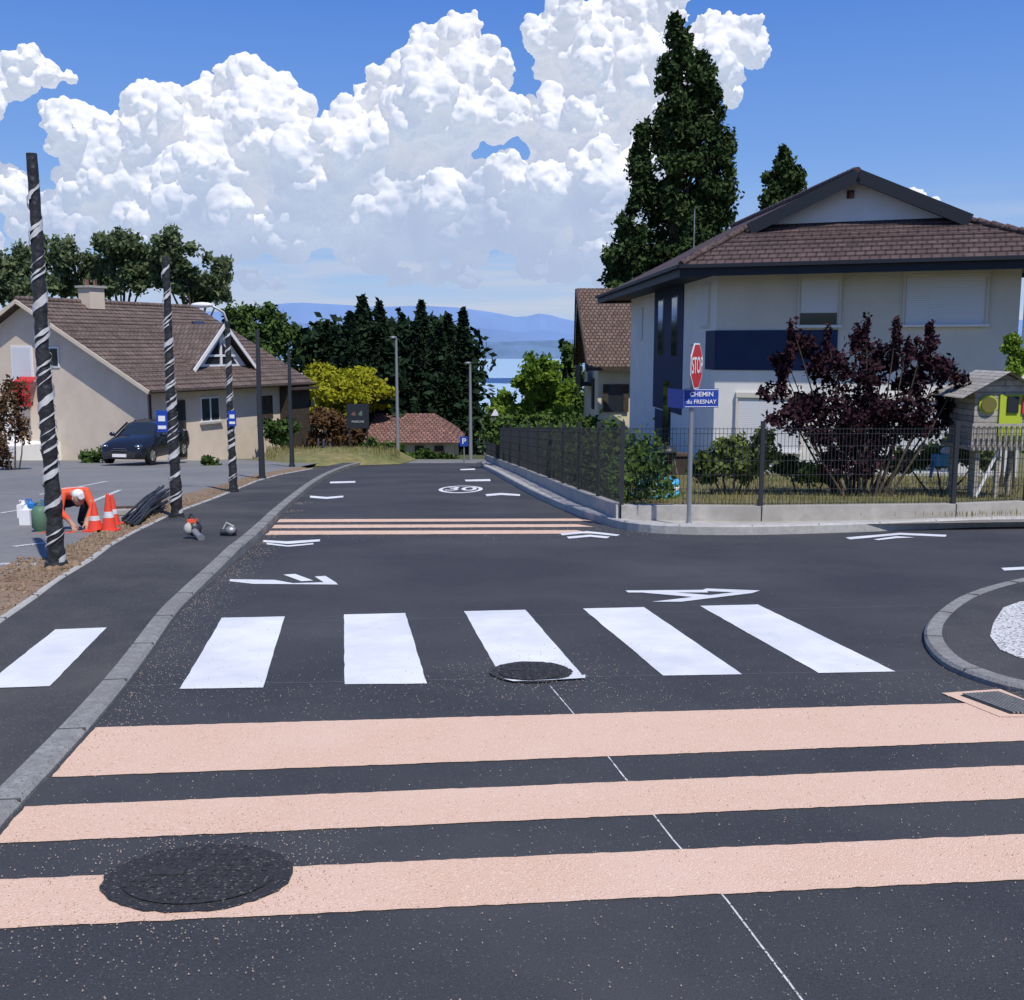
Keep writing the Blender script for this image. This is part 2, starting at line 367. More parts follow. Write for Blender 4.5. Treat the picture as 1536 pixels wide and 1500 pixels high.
# ---------------------------------------------------------------- ground, lake, hills, mountain
xs=[-12000,-2000,-500,-100,-30,0,30,100,500,2000,12000]
ys=sorted(set([k[0] for k in KN]+[-60,-20,0,30,90,200,700,3000]))
V=[(x,y,g(y)) for y in ys for x in xs];nx=len(xs)
F=[(j*nx+i,j*nx+i+1,(j+1)*nx+i+1,(j+1)*nx+i) for j in range(len(ys)-1) for i in range(nx-1)]
me=bpy.data.meshes.new('ground');me.from_pydata(V,[],F);me.materials.append(MATS['meadow']);link(bpy.data.objects.new('ground',me))
me=bpy.data.meshes.new('lake');me.from_pydata([(-12000,1700,-103.5),(12000,1700,-103.5),(12000,9600,-103.5),(-12000,9600,-103.5)],[],[(0,1,2,3)]);me.materials.append(MATS['lake']);link(bpy.data.objects.new('lake',me))
def ridge(name,D,pts,m,rough,base=-104):
    V=[];F=[];n=160
    xs=np.linspace(pts[0][0],pts[-1][0],n);zs=np.interp(xs,[p[0] for p in pts],[p[1] for p in pts])
    nz=sum(np.sin(xs/D*k*9+k)*rough/k for k in range(1,14))
    for i in range(n): V+=[(xs[i],D,base),(xs[i],D+150,(zs[i]+nz[i]-base)*.6+base),(xs[i],D+400,zs[i]+nz[i]),(xs[i],D+1500,base)]
    for i in range(n-1):
        for k in range(3): F.append((i*4+k,i*4+4+k,i*4+5+k,i*4+k+1))
    me=bpy.data.meshes.new(name);me.from_pydata(V,[],F);me.materials.append(MATS[m]);link(bpy.data.objects.new(name,me))
def px2(D,l): return [(W(u,v,D+400).x,W(u,v,D+400).z) for u,v in l]
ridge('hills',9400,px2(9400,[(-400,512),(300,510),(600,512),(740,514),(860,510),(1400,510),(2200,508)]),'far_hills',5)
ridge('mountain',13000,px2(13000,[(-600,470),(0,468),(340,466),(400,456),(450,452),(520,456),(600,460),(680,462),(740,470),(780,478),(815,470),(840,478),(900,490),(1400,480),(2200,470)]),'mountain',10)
# ---------------------------------------------------------------- road and pavement
KL=[P(u,v) for u,v in [(60,1180),(150,1080),(213,1000),(262,925),(285,900),(345,850),(385,815),(430,765),(480,722),(520,703)]]
d0=(KL[0][0]-KL[1][0],KL[0][1]-KL[1][1])
KLx=[(KL[0][0]+d0[0]*14,KL[0][1]+d0[1]*14)]+KL+[(KL[-1][0]+.1,44)]
KL=smooth(KLx,2)
KR=[P(u,v) for u,v in [(722,702),(740,710),(760,722),(800,745),(850,768),(900,786),(945,798),(1030,803),(1140,803),(1280,799),(1400,794),(1490,790)]]
KR=[(-1.2,44)]+KR+[(11,15.9),(40,18.5)]
KRs=smooth(KR,2)
sheet('road',[(x,y) for x,y in KL]+[(-1,44)]+KRs[1:]+[(40,-18),(KL[0][0],-18)],.004,'asphalt_new')
sheet('cross_street',[(-60,44.01),(-60,49),(60,49),(60,44.01)],.004,'asphalt_old')
kerb('kerb',KL,.14,ramp,'kerb_stone')
kerb('kerb',KRs,.17,.13,'kerb_light')
Ki=offset(KL,.14)
DR=[P(u,v,ramp) for u,v in [(0,935),(90,870),(140,840),(200,800),(262,770),(330,745),(400,716),(470,703)]]
DRx=[(DR[0][0]-(DR[1][0]-DR[0][0])*5,DR[0][1]-(DR[1][1]-DR[0][1])*5)]+DR
sheet('pavement',Ki+[(Ki[-1][0]-.5,43.9)]+DRx[::-1]+[(DRx[0][0],-18),(Ki[0][0],-18)],ramp,'asphalt_walk')
DL=[P(u,v,ramp) for u,v in [(-30,880),(60,845),(150,798),(250,748),(330,727),(390,710),(450,700)]]
kerb('pavement_edging',smooth(DRx,1),.06,lambda y:ramp(y)+.008,'kerb_light',1.0)
dr2=offset(smooth(DRx,1),.06)
DLx=[(DL[0][0]-2,DL[0][1]-6)]+DL
sheet('planting_strip',dr2+DLx[::-1],lambda y:ramp(y)+.003,'dirt')
sheet('parking_lot',DLx+[(-7.5,43.9),(-60,43.9),(-60,-18),(DLx[0][0],-18)],lambda y:ramp(y)-.002,'asphalt_old')
mb=MB()
for i in range(900):
    t=random.random();k=random.randint(0,len(DR)-3)
    a=(DR[k][0]+(DR[k+1][0]-DR[k][0])*t,DR[k][1]+(DR[k+1][1]-DR[k][1])*t)
    wx=random.uniform(.08,1.0)*(.8 if k<2 else .5)
    x,y=a[0]-wx,a[1]+wx*.15
    mb.ball((x,y,g(y)+ramp(y)+.005),(random.uniform(.015,.045),random.uniform(.015,.045),random.uniform(.01,.03)),'dirt',1,.3)
mb.done('soil_clods')
FN=[P(u,v,.12) for u,v in [(730,690),(780,711),(825,732),(868,752),(932,779),(1140,781),(1428,777),(1536,772)]]
FN=[(FN[0][0]-.4,FN[0][1]+2)]+FN+[(14,16.6),(30,18)]
sheet('pavement',offset(KRs,.17)+FN[::-1],.115,'concrete')
sheet('garden_lawn',FN[1:]+[(30,60),(FN[1][0]+2,60)],.16,'lawn')
mb=MB()
fk=knotify(FN[1:])
for a,b in zip(fk,fk[1:]): mb.beam((a[0],a[1],g(a[1])+.16),(b[0],b[1],g(b[1])+.16),.16,.36,'concrete')
mb.done('garden_wall')
mb=MB();H=1.22
for (a,b) in zip(FN[1:-1],FN[2:]):
    n=max(1,round(math.dist(a,b)/2.5))
    pts=[(a[0]+(b[0]-a[0])*i/n,a[1]+(b[1]-a[1])*i/n) for i in range(n+1)]
    for p,q in zip(pts,pts[1:]):
        zp,zq=g(p[1])+.34,g(q[1])+.34
        mb.cur='posts';mb.box((p[0],p[1],zp+H/2-.15),(.06,.06,H+.32),'dark_paint')
        mb.cur='mesh'
        for k,hz_ in enumerate([.03,.24,.45,.66,.87,1.05,1.12]):
            mb.beam((p[0],p[1],zp+hz_),(q[0],q[1],zq+hz_),.006,.007,'dark_paint')
        L_=math.dist(p,q);nn=int(L_/.055)
        for i in range(1,nn):
            t=i/nn;x=p[0]+(q[0]-p[0])*t;y=p[1]+(q[1]-p[1])*t;z=zp+(zq-zp)*t
            mb.box((x,y,z+.575),(.0055,.0055,1.13),'dark_paint')
mb.done('fence')
# ---------------------------------------------------------------- markings
def jit(poly,a=.003,step=.12):
    p=densify(poly+[poly[0]],step)[:-1];return [(x+random.uniform(-a,a),y+random.uniform(-a,a)) for x,y in p]
STR=[[(333,928),(427,926),(395,1033),(270,1035)],[(516,923),(608,921),(640,1027),(517,1028)],[(696,918),(788,916),(878,1020),(755,1022)],[(874,914),(966,912),(1113,1013),(995,1015)],[(1050,910),(1137,908),(1343,1009),(1228,1011)]]
root=link(bpy.data.objects.new('crosswalk_marking',None))
for s in STR: sheet('stripe',jit([P(*p) for p in s]),.008,'paint_white',par=root)
sheet('stripe',jit([P(u,v,ramp) for u,v in [(83,945),(160,942),(75,1030),(-30,1034)]]),lambda y:ramp(y)+.005,'paint_white',par=root)
root=link(bpy.data.objects.new('resin_band_marking',None))
def ext(a,b,x):
    t=(x-a[0])/(b[0]-a[0]);return (x,a[1]+(b[1]-a[1])*t)
def kx(y):
    for p,q in zip(KL,KL[1:]):
        if p[1]<=y<=q[1]: return p[0]+(q[0]-p[0])*(y-p[1])/(q[1]-p[1])
    return KL[0][0]
for l1,l2,xr in [(((130,1093),(1430,1057)),((75,1168),(1536,1113)),3.2),(((40,1212),(1536,1150)),((0,1268),(1536,1200)),6),(((0,1325),(1536,1255)),((0,1402),(1536,1325)),6)]:
    a,b,c,d=P(*l1[0]),P(*l1[1]),P(*l2[0]),P(*l2[1])
    if xr<4: poly=[(kx(a[1])+.02,a[1]),ext(a,b,2.75),(3.3,ext(a,b,3.3)[1]-.22),(6,ext(c,d,6)[1]+.2),ext(c,d,6),(kx(c[1])+.02,c[1])]
    else: poly=[(kx(a[1])+.02,a[1]),ext(a,b,6),ext(c,d,6),(kx(c[1])+.02,c[1])]
    sheet('band',jit(poly,.004,.04),.008,'pink_resin',par=root)
for v0,v1 in ((779.5,784),(788,793),(797,803)):
    a,b=P(430,v0),P(865,v0-1);c,d=P(405,v1),P(890,v1-2)
    sheet('band',jit([(kx(a[1])+.03,a[1]),b,d,(kx(c[1])+.03,c[1])],.01),.008,'pink_resin',par=root)
root=link(bpy.data.objects.new('chevron_marking',None))
def cpoly(pts): sheet('chevron',[P(*p) for p in pts],.008+random.random()*.002,'paint_white',par=root)
cpoly([(345,870),(412,871),(440,876),(503,874),(507,878),(380,877),(344,873)])
cpoly([(425,863),(443,862),(470,872),(452,873)]);cpoly([(472,866),(488,865),(504,875),(486,875)])
cpoly([(938,887),(1060,886),(1062,890),(942,890)]);cpoly([(1060,884),(1140,887),(1128,891),(1050,887.5)]);cpoly([(1100,890),(1128,891),(1022,904),(978,904)]);cpoly([(985,888),(1075,895),(1050,898),(965,890.5)])
cpoly([(395,811),(430,813),(480,810),(480,813),(432,817),(395,814)]);cpoly([(400,815),(432,819),(470,815.5),(470,817.5),(432,821),(400,817.5)])
cpoly([(840,801),(880,797.5),(905,800),(930,803),(925,805),(905,803),(880,800.5),(843,804)]);cpoly([(850,806),(885,803),(915,806),(910,808.5),(885,806),(853,809)])
for l in [[(465,744),(490,746),(515,744),(515,746.5),(490,749),(465,747)],[(728,742),(752,740),(780,742),(780,744.5),(752,743),(730,745)],[(495,723),(533,722),(533,724.5),(495,725.5)],[(697,720),(735,719),(736,722),(699,722.5)],[(690,704),(712,703),(713,705),(691,705.5)]]: cpoly(l)
cpoly([(1268,807),(1350,800),(1420,803),(1418,806),(1350,803),(1275,810)]);cpoly([(1310,810),(1345,805),(1372,807),(1345,808),(1318,811)])
cpoly([(1502,853),(1560,850),(1560,854),(1506,857)])
c=P(691,734.5);e1=P(724,734.5);e2=P(691,729);e3=P(691,740);rx=abs(e1[0]-c[0]);ry=abs(e2[1]-e3[1])/2;cy=(e2[1]+e3[1])/2
sheet('speed_marking',[(c[0]+rx*math.cos(t),cy+ry*math.sin(t)) for t in np.linspace(0,2*math.pi,40)[:-1]],.008,'paint_white')
sheet('speed_marking_centre',[(c[0]+rx*.82*math.cos(t),cy+ry*.82*math.sin(t)) for t in np.linspace(0,2*math.pi,40)[:-1]],.012,'asphalt_new')
def text(s,size,M_,m,name,par=None,yscale=1):
    cu=bpy.data.curves.new(name,'FONT');cu.body=s;cu.size=size;cu.align_x='CENTER';cu.align_y='CENTER';cu.offset=size*.012
    o=bpy.data.objects.new(name,cu);sc.collection.objects.link(o);bpy.context.view_layer.update()
    me=bpy.data.meshes.new_from_object(o.evaluated_get(bpy.context.evaluated_depsgraph_get()));bpy.data.objects.remove(o)
    me.transform(Matrix.Diagonal((1,yscale,1,1)));me.transform(M_);me.materials.clear();me.materials.append(MATS[m])
    return link(bpy.data.objects.new(name,me),par)
text('30',rx*1.5,Matrix.Translation((c[0],cy,g(cy)+.016))@Matrix.Rotation(-math.atan(.075),4,'X'),'paint_white','speed_number_marking',yscale=ry/rx*.95)
def strip(name,pts,wd,off,m):
    q=offset(pts,wd/2);r=offset(pts,-wd/2);sheet(name,q+r[::-1],off,m)
strip('chalk_line_marking',densify([P(825,1030),P(880,1095),P(1010,1262),P(1090,1352),P(1205,1505)],.3),.007,.006,'paint_worn')
for (p,q) in [((270,938),(1536,905)),((190,1030),(1400,1006))]:
    a,b=P(*p),P(*q);sheet('chalk_line_marking',[a,b,(b[0],b[1]-.005),(a[0],a[1]-.005)],.0062,'chalk')
for p,q in [((0,846),(75,846)),((0,770),(60,760)),((20,820),(90,812)),((120,760),(180,735)),((60,742),(160,722))]:
    a,b=P(*p,off=ramp),P(*q,off=ramp);dx,dy=b[0]-a[0],b[1]-a[1];l=math.hypot(dx,dy);n=(-dy/l*.05,dx/l*.05)
    sheet('parking_marking',[(a[0]+n[0],a[1]+n[1]),(b[0]+n[0],b[1]+n[1]),(b[0]-n[0],b[1]-n[1]),(a[0]-n[0],a[1]-n[1])],lambda y:ramp(y)+.003,'paint_worn')
def disc(cx,cy,rx,ry,n=60,j=.01): return [(cx+(rx+random.uniform(-j,j))*math.cos(t),cy+(ry+random.uniform(-j,j))*math.sin(t)) for t in np.linspace(0,2*math.pi,n+1)[:-1]]
def manhole(u0,u1,v0,v1):
    c=P((u0+u1)/2,(v0+v1)/2);r=(P(u1,(v0+v1)/2)[0]-P(u0,(v0+v1)/2)[0])/2;ry=(P((u0+u1)/2,v0)[1]-P((u0+u1)/2,v1)[1])/2
    e=link(bpy.data.objects.new('manhole_cover',None))
    sheet('surround',disc(c[0],c[1],r,ry),.0125,'asphalt_patch',par=e)
    sheet('cover',disc(c[0],c[1],r*.8,ry*.8,60,0),.017,'asphalt_patch',par=e)
    mb=MB();s=.045
    for i in range(int(-r*.8/s),int(r*.8/s)+1):
        for j in range(int(-ry*.8/s),int(ry*.8/s)+1):
            x,y=i*s,j*s
            if (x/r)**2+(y/ry)**2<.56 and random.random()<.8: mb.box((c[0]+x,c[1]+y,g(c[1]+y)+.018),(.022,.022,.005),'asphalt_patch')
    mb.box((c[0]-r*.35,c[1]+.02,g(c[1])+.02),(.12,.05,.006),'iron')
    mb.done('studs',par=e)
    return c,r,ry
m1c=manhole(158,440,1268,1370);m2c=manhole(735,858,994,1026)
sheet('crosswalk_arc_marking',[P(*p) for p in [(755,1022),(785,1025),(830,1024),(860,1019),(878,1016),(878,1021),(770,1026)]],.0185,'paint_white')
IS=[P(u,v) for u,v in [(1700,858),(1620,862),(1536,872),(1450,895),(1402,925),(1380,958),(1405,998),(1465,1025),(1536,1044),(1650,1060)]]
ISs=smooth(IS,2)
kerb('kerb',ISs,.12,.05,'kerb_stone')
sheet('pavement',offset(ISs,.12)+[(9,IS[-1][1]),(9,IS[0][1])],.05,'asphalt_walk')
sheet('tactile_marking',[P(u,v,.05) for u,v in [(1490,935),(1505,912),(1530,903),(1700,895),(1700,1000),(1530,988),(1500,975),(1485,955)]],.055,'paint_worn')
q=[P(u,v) for u,v in [(1412,1042),(1500,1036),(1600,1078),(1500,1078)]]
e=link(bpy.data.objects.new('drain_grate',None));sheet('frame',q,.011,'pink_resin',par=e)
q2=[P(u,v) for u,v in [(1440,1046),(1500,1042),(1590,1074),(1515,1074)]];sheet('pit',q2,.015,'iron',par=e)
mb=MB()
for i in range(1,12):
    t=i/12;a=[q2[0][k]+(q2[1][k]-q2[0][k])*t for k in(0,1)];b=[q2[3][k]+(q2[2][k]-q2[3][k])*t for k in(0,1)]
    mb.beam((a[0],a[1],g(a[1])+.02),(b[0],b[1],g(b[1])+.02),.012,.01,'kerb_stone')
mb.done('bars',par=e)
G=[]
def scat(n,fn):
    for _ in range(n): G.append(fn())
scat(3000,lambda:(random.uniform(-2.6,4.5),2.6+abs(random.gauss(0,2.2))))
scat(1400,lambda:(m1c[0][0]+random.gauss(0,.3),m1c[0][1]+random.gauss(0,.3)))
scat(900,lambda:(random.uniform(-2.4,4),random.gauss(6.0,.25)))
scat(800,lambda:(3.3+random.gauss(0,.5),6.2+random.gauss(0,.35)))
def kerbside():
    k=random.randint(4,len(KL)-14);return (KL[k][0]+abs(random.gauss(0,.18))+.02,KL[k][1]+random.uniform(-.3,.3))
scat(1800,kerbside)
scat(1200,lambda:(random.uniform(-3.4,3.4),random.gauss(15.2,.7)))
scat(500,lambda:(m2c[0][0]+random.gauss(0,.3),m2c[0][1]+random.gauss(0,.3)))
G=np.array([q for q in G if q[0]>kx(q[1])+.02]);n=len(G)
zz=np.array([g(y) for y in G[:,1]])+.009
s=rng.uniform(.0018,.0042,n)*(1+np.clip(G[:,1]-8,0,8)*.1);an=rng.uniform(0,6.28,n)
base=np.stack([G[:,0],G[:,1],zz],1)
vv=[base+np.stack([np.cos(an+k*2.09)*s,np.sin(an+k*2.09)*s,0*s],1) for k in range(3)]
vv.append(base+np.stack([0*s,0*s,s*1.3],1))
V=np.stack(vv,1).reshape(-1,3);i4=np.arange(n)*4
F=np.concatenate([np.stack([i4,i4+1,i4+3],1),np.stack([i4+1,i4+2,i4+3],1),np.stack([i4+2,i4,i4+3],1)])
me=bpy.data.meshes.new('gravel');me.from_pydata(V.tolist(),[],F.tolist());me.materials.append(MATS['grain']);link(bpy.data.objects.new('gravel',me))
# ---------------------------------------------------------------- right house
M=Matrix(((.933,-.043,0,4.65),(-.359,.999,0,30),(0,0,1,0),(0,0,0,1)))
h=MB(M);Wd,Ln,k,e,s=10.5,18.5,2.6,3.92,.482;zb=e+k*s;zr=e+Wd/2*s
h.cur='walls'
x0,x1,y0,y1=1.32,9.15,1.3,17.2;zf=-3.2
h.poly([(x0,y0,zf),(x1,y0,zf),(x1,y0,1.05),(x0,y0,1.05)],'wall_white')
h.poly([(x0,y0,1.05),(x1,y0,1.05),(x1,y0,3.72),(x0,y0,3.72)],'wall_cream')
h.poly([(x0,y0,zf),(x0,y0,3.72),(x0,y1,3.72),(x0,y1,zf)],'wall_white')
h.poly([(x1,y0,zf),(x1,y0,3.72),(x1,y1,3.72),(x1,y1,zf)],'wall_cream')
h.poly([(x0,y1,zf),(x1,y1,zf),(x1,y1,3.72),(x0,y1,3.72)],'wall_cream')
h.cur='navy_panels'
h.box((x0+1.65,y0+.0,1.6),(3.3+.06,.06,1.12),'navy')
h.box((x0,y0+.6,1.6),(.06,1.2,1.12),'navy')
h.box((x0+.02,8.6,1.6),(.10,5.4,4.3),'navy')
h.box((x0+.02,9.3,-1.9),(.10,3.0,2.6),'navy')
h.cur='windows'
def win(xa,xb,za,zb_,m='shutter',gap=0):
    h.box(((xa+xb)/2,y0,(za+zb_)/2),(xb-xa+.12,.10,zb_-za+.12),'wall_cream')
    h.box(((xa+xb)/2,y0-.045,(za+zb_)/2+gap/2),(xb-xa,.03,zb_-za-gap),m)
    if gap: h.box(((xa+xb)/2,y0-.045,za+gap/2),(xb-xa,.02,gap),'glass')
    for q in (xa-.06,xb+.06): h.box((q,y0-.07,(za+zb_)/2),(.05,.06,zb_-za+.1),'wall_cream')
    h.box(((xa+xb)/2,y0-.06,zb_+.12),(xb-xa+.17,.10,.14),'wall_cream')
    h.box(((xa+xb)/2,y0-.1,za-.05),(xb-xa+.2,.14,.06),'frame_white')
win(3.62,4.6,2.3,3.5,gap=.32);win(6.35,8.28,2.3,3.52)
win(2.0,3.7,-1.2,.22);win(5.6,7.8,-1.2,.22)
h.box((x0-.03,2.6,2.9),(.05,1.0,1.3),'wall_cream');h.box((x0-.06,2.6,2.9),(.03,.9,1.2),'shutter')
h.box((x0-.05,7.2,2.4),(.04,.9,2.0),'glass');h.box((x0-.05,9.8,2.4),(.04,.9,2.0),'glass')
h.box((x0-.05,8.4,-.6),(.04,1.1,2.2),'glass')
h.box((x0-.04,14.5,2.6),(.05,1.0,1.3),'shutter')
h.box((x0-.03,4.2,-1.0),(.05,1.0,1.9),'frame_white')
h.cur='roof'
h.poly([(0,0,e),(Wd,0,e),(Wd-k,k,zb),(k,k,zb)],'roof_brown')
kk=k-.55
h.poly([(0,0,e),(k,k,zb),(k,kk,zb),(Wd/2,kk,zr),(Wd/2,Ln-k,zr),(k,Ln-k,zb),(0,Ln,e)],'roof_brown')
h.poly([(Wd,0,e),(Wd-k,k,zb),(Wd-k,kk,zb),(Wd/2,kk,zr),(Wd/2,Ln-k,zr),(Wd-k,Ln-k,zb),(Wd,Ln,e)],'roof_brown')
h.poly([(0,Ln,e),(Wd,Ln,e),(Wd-k,Ln-k,zb),(k,Ln-k,zb)],'roof_brown')
for i in range(1,9):
    t=i/9.2*k;z=e+t*s
    h.beam((t+.05,t,z+.012),(Wd-t-.05,t,z+.012),.05,.035,'roof_brown')
h.cur='ridge_tiles'
for a,b in [((0,0,e),(k,k,zb)),((Wd,0,e),(Wd-k,k,zb)),((Wd/2,kk,zr),(Wd/2,Ln-k,zr))]:
    a=Vector(a);b=Vector(b);n=int((b-a).length/.35)
    for i in range(n):
        p=a+(b-a)*(i/n);q=a+(b-a)*((i+1)/n);h.tube([p+Vector((0,0,.03)),q+Vector((0,0,.05))],[.09,.11],'roof_brown',8)
h.cur='gablet'
h.poly([(k,k-.02,zb),(Wd-k,k-.02,zb),(Wd/2,k-.02,zr-.05)],'wall_white')
h.box((Wd/2,k-.06,zr-.55),(.18,.06,.22),'roof_red')
for sgn in(-1,1):
    a=Vector((Wd/2,kk-.02,zr-.12));b=Vector((Wd/2+sgn*(Wd/2-k+.25),kk-.02,zb-.16))
    h.beam(a,b,.08,.34,'navy_dark')
    a2=Vector((Wd/2,kk+.3,zr-.1));b2=Vector((Wd/2+sgn*(Wd/2-k+.1),kk+.3,zb-.08));h.beam(a2,b2,.6,.06,'navy_dark')
h.cur='fascia'
for a,b in [((0,0),(Wd,0)),((0,0),(0,Ln)),((Wd,0),(Wd,Ln)),((0,Ln),(Wd,Ln))]:
    h.beam((*a,e-.16),(*b,e-.16),.05,.3,'navy_dark')
h.beam((-.08,-.1,e-.04),(Wd+.08,-.1,e-.04),.12,.1,'navy_dark');h.beam((-.1,-.08,e-.04),(-.1,Ln,e-.04),.12,.1,'navy_dark')
h.poly([(0.03,.03,e-.2),(Wd-.03,.03,e-.2),(Wd-.03,Ln-.03,e-.2),(.03,Ln-.03,e-.2)],'navy_dark')
h.cur='downpipe';h.tube([(x1+.1,y0-.1,3.7),(x1+.1,y0-.1,-3)],.05,'frame_white')
h.tube([(3.3,14,4.5),(3.3,14,7.0)],.02,'galv',6)
h.done('villa',True)
# ---------------------------------------------------------------- second house (older)
h=MB();h.cur='walls'
h.poly([(4.05,50.6,-5),(12,50.6,-5),(12,50.6,.95),(4.05,50.6,.95)],'wall_yellow')
h.poly([(4.05,50.6,-5),(4.05,60,-5),(4.05,60,.95),(4.05,55.3,4.3),(4.05,50.6,.95)],'wall_yellow')
h.poly([(4.03,50.6,.9),(4.03,60,.9),(4.03,55.3,4.3)],'wood_dark')
h.cur='roof'
h.poly([(3.55,49.9,.78),(12,49.9,.78),(12,55.3,4.65),(3.3,55.3,4.65)],'roof_old');h.poly([(3.55,60.7,.78),(12,60.7,.78),(12,55.3,4.65),(3.3,55.3,4.65)],'roof_old')
h.beam((3.5,49.9,.66),(3.25,55.3,4.5),.08,.28,'wood_dark');h.beam((3.5,60.7,.66),(3.25,55.3,4.5),.08,.28,'wood_dark');h.beam((3.5,49.9,.68),(12,49.9,.68),.1,.16,'wood_dark')
h.cur='windows';h.box((4.9,50.56,-.7),(.7,.08,1.3),'glass');h.box((4.42,50.5,-.7),(.25,.05,1.3),'wood_dark');h.box((5.38,50.5,-.7),(.25,.05,1.3),'wood_dark');h.box((4.0,53,-.6),(.08,1.0,1.5),'wood_dark')
h.cur='balcony';h.box((3.7,55.5,-.2),(.6,4,.1),'wood_dark');h.box((3.42,55.5,.3),(.05,4,.9),'wood_dark')
h.done('old_house',True)
# ---------------------------------------------------------------- left house
M=Matrix(((.417,-.909,0,-14.9),(.909,.417,0,44),(0,0,1,0),(0,0,0,1)))
h=MB(M);Ln,Wd=11.6,14.6;e,zr=-.07,3.75;s=(zr-e)/(Wd/2)
h.cur='walls';a,b,t0,t1=.5,Ln-.5,.6,Wd-.6
def zt(t): return e+s*min(t,Wd-t)-.18
h.poly([(a,t0,-6),(b,t0,-6),(b,t0,zt(t0)),(a,t0,zt(t0))],'wall_beige')
for q in(a,b): h.poly([(q,t0,-6),(q,t1,-6),(q,t1,zt(t1)),(q,Wd/2,zt(Wd/2)),(q,t0,zt(t0))],'wall_beige')
h.poly([(a,t1,-6),(b,t1,-6),(b,t1,zt(t1)),(a,t1,zt(t1))],'wall_beige')
h.cur='roof'
for sg in (0,1):
    y=lambda t:(t if sg==0 else Wd-t)
    h.poly([(0,y(0),e),(Ln,y(0),e),(Ln,y(Wd/2),zr),(0,y(Wd/2),zr)],'roof_left')
    h.poly([(0,y(0),e-.14),(Ln,y(0),e-.14),(Ln,y(Wd/2),zr-.14),(0,y(Wd/2),zr-.14)],'wood_dark')
    h.beam((0-.02,y(0),e-.1),(-.02,y(Wd/2),zr-.1),.05,.16,'wall_beige')
for i in range(1,22):
    t=i/22*Wd/2;z=e+t*s;h.beam((.02,t,z+.015),(Ln-.02,t,z+.015),.05,.04,'roof_left')
h.tube([(0,Wd/2,zr+.02),(Ln,Wd/2,zr+.02)],.12,'roof_left',8)
h.cur='gutter';h.tube([(0,-.07,e-.08),(Ln,-.07,e-.08)],.07,'wood_dark',8);h.tube([(.55,.5,e-.2),(.55,.5,-4)],.05,'wood_dark',8)
h.cur='chimney';h.box((4,Wd/2-.3,3.9),(.9,.7,1.0),'wall_beige');h.box((4,Wd/2-.3,4.45),(1.1,.9,.1),'concrete')
for q in(-.25,.25): h.tube([(4+q,Wd/2-.3,4.5),(4+q,Wd/2-.3,4.8)],.1,'roof_red',8)
h.cur='dormer'
d0,d1,tf=4.3,8.5,1.6;zb_=e+s*tf+.02;za=2.78;tm=(za-e)/s;mid=(d0+d1)/2
h.poly([(d0+.25,tf,zb_),(d1-.25,tf,zb_),(mid,tf,za-.22)],'frame_white')
h.poly([(d0+.95,tf-.02,zb_+.12),(d1-.95,tf-.02,zb_+.12),(mid,tf-.02,za-.75)],'glass')
h.beam((mid,tf-.04,zb_),(mid,tf-.04,za-.6),.07,.12,'frame_white');h.beam((d0+.9,tf-.04,zb_+.5),(d1-.9,tf-.04,zb_+.5),.06,.1,'frame_white')
for q in(d0-.15,d1+.15):
    h.poly([(q,tf-.35,zb_-.1),(mid,tf-.35,za),(mid,tm,za),(q,tf-.0,zb_-.1)],'roof_left')
    h.beam((q,tf-.37,zb_-.18),(mid,tf-.37,za-.08),.05,.16,'frame_white')
    h.poly([(q,tf-.3,zb_-.16),(mid,tf-.3,za-.06),(mid,tf+.3,za-.06),(q,tf+.1,zb_-.16)],'wood_dark')
h.cur='skylight';h.box((9.6,5.2,e+s*5.2+.06),(.9,1.0,.08),'glass',Matrix.Rotation(math.atan(s),3,'X'))
h.cur='windows'
def w2(s0,s1,z0,z1):
    h.box(((s0+s1)/2,t0,(z0+z1)/2),(s1-s0,.08,z1-z0),'frame_white');h.box(((s0+s1)/2-(s1-s0)/4,t0-.03,(z0+z1)/2),((s1-s0)/2-.12,.05,z1-z0-.16),'glass');h.box(((s0+s1)/2+(s1-s0)/4,t0-.03,(z0+z1)/2),((s1-s0)/2-.12,.05,z1-z0-.16),'glass')
    h.box(((s0+s1)/2,t0-.08,z0-.05),(s1-s0+.2,.16,.07),'concrete')
w2(3.73,4.97,-1.65,-.53)
h.box((2.25,t0,-1.85),(.95,.1,2.5),'wood_dark');h.box((2.25,t0-.04,-1.5),(.6,.05,1.5),'glass')
h.box((8.3,t0,-1.2),(1.2,.06,1.1),'wood_dark')
h.box((10.4,t0-.2,-1.9),(1.8,.6,3.4),'wood_dark');h.box((10.4,t0-.55,-.35),(2,.9,.12),'wood_dark')
for ta,tb,z0,z1 in ((7.06,8.36,0,1.75),(5.45,6.05,.8,1.7)):
    h.box((a,(ta+tb)/2,(z0+z1)/2),(.08,tb-ta,z1-z0),'frame_white');h.box((a-.03,(ta+tb)/2,(z0+z1)/2),(.05,tb-ta-.16,z1-z0-.16),'glass' if ta<6 else 'shutter')
h.box((a-.3,7.3,.25),(.5,1.1,.04),'red',Matrix.Rotation(-.5,3,'Y'));h.box((a-.5,7.3,-.35),(.04,1.0,1.1),'red')
h.box((a-.03,8.8,-2.3),(.06,1.1,2.1),'frame_white')
h.cur='terrace';h.box((a-1.2,8.2,-2.9),(2.4,5,.9),'wall_white')
h.done('gabled_house',True)
h=MB();h.cur='roof';D=60
r=[W(563,620,D+3),W(652,620,D+3),W(692,658,D),W(548,662,D)]
zE=r[3].z;h.poly([(r[3].x,D-1,zE),(r[2].x,D-1,zE),(r[1].x,D+3,r[0].z),(r[0].x,D+3,r[0].z)],'roof_red')
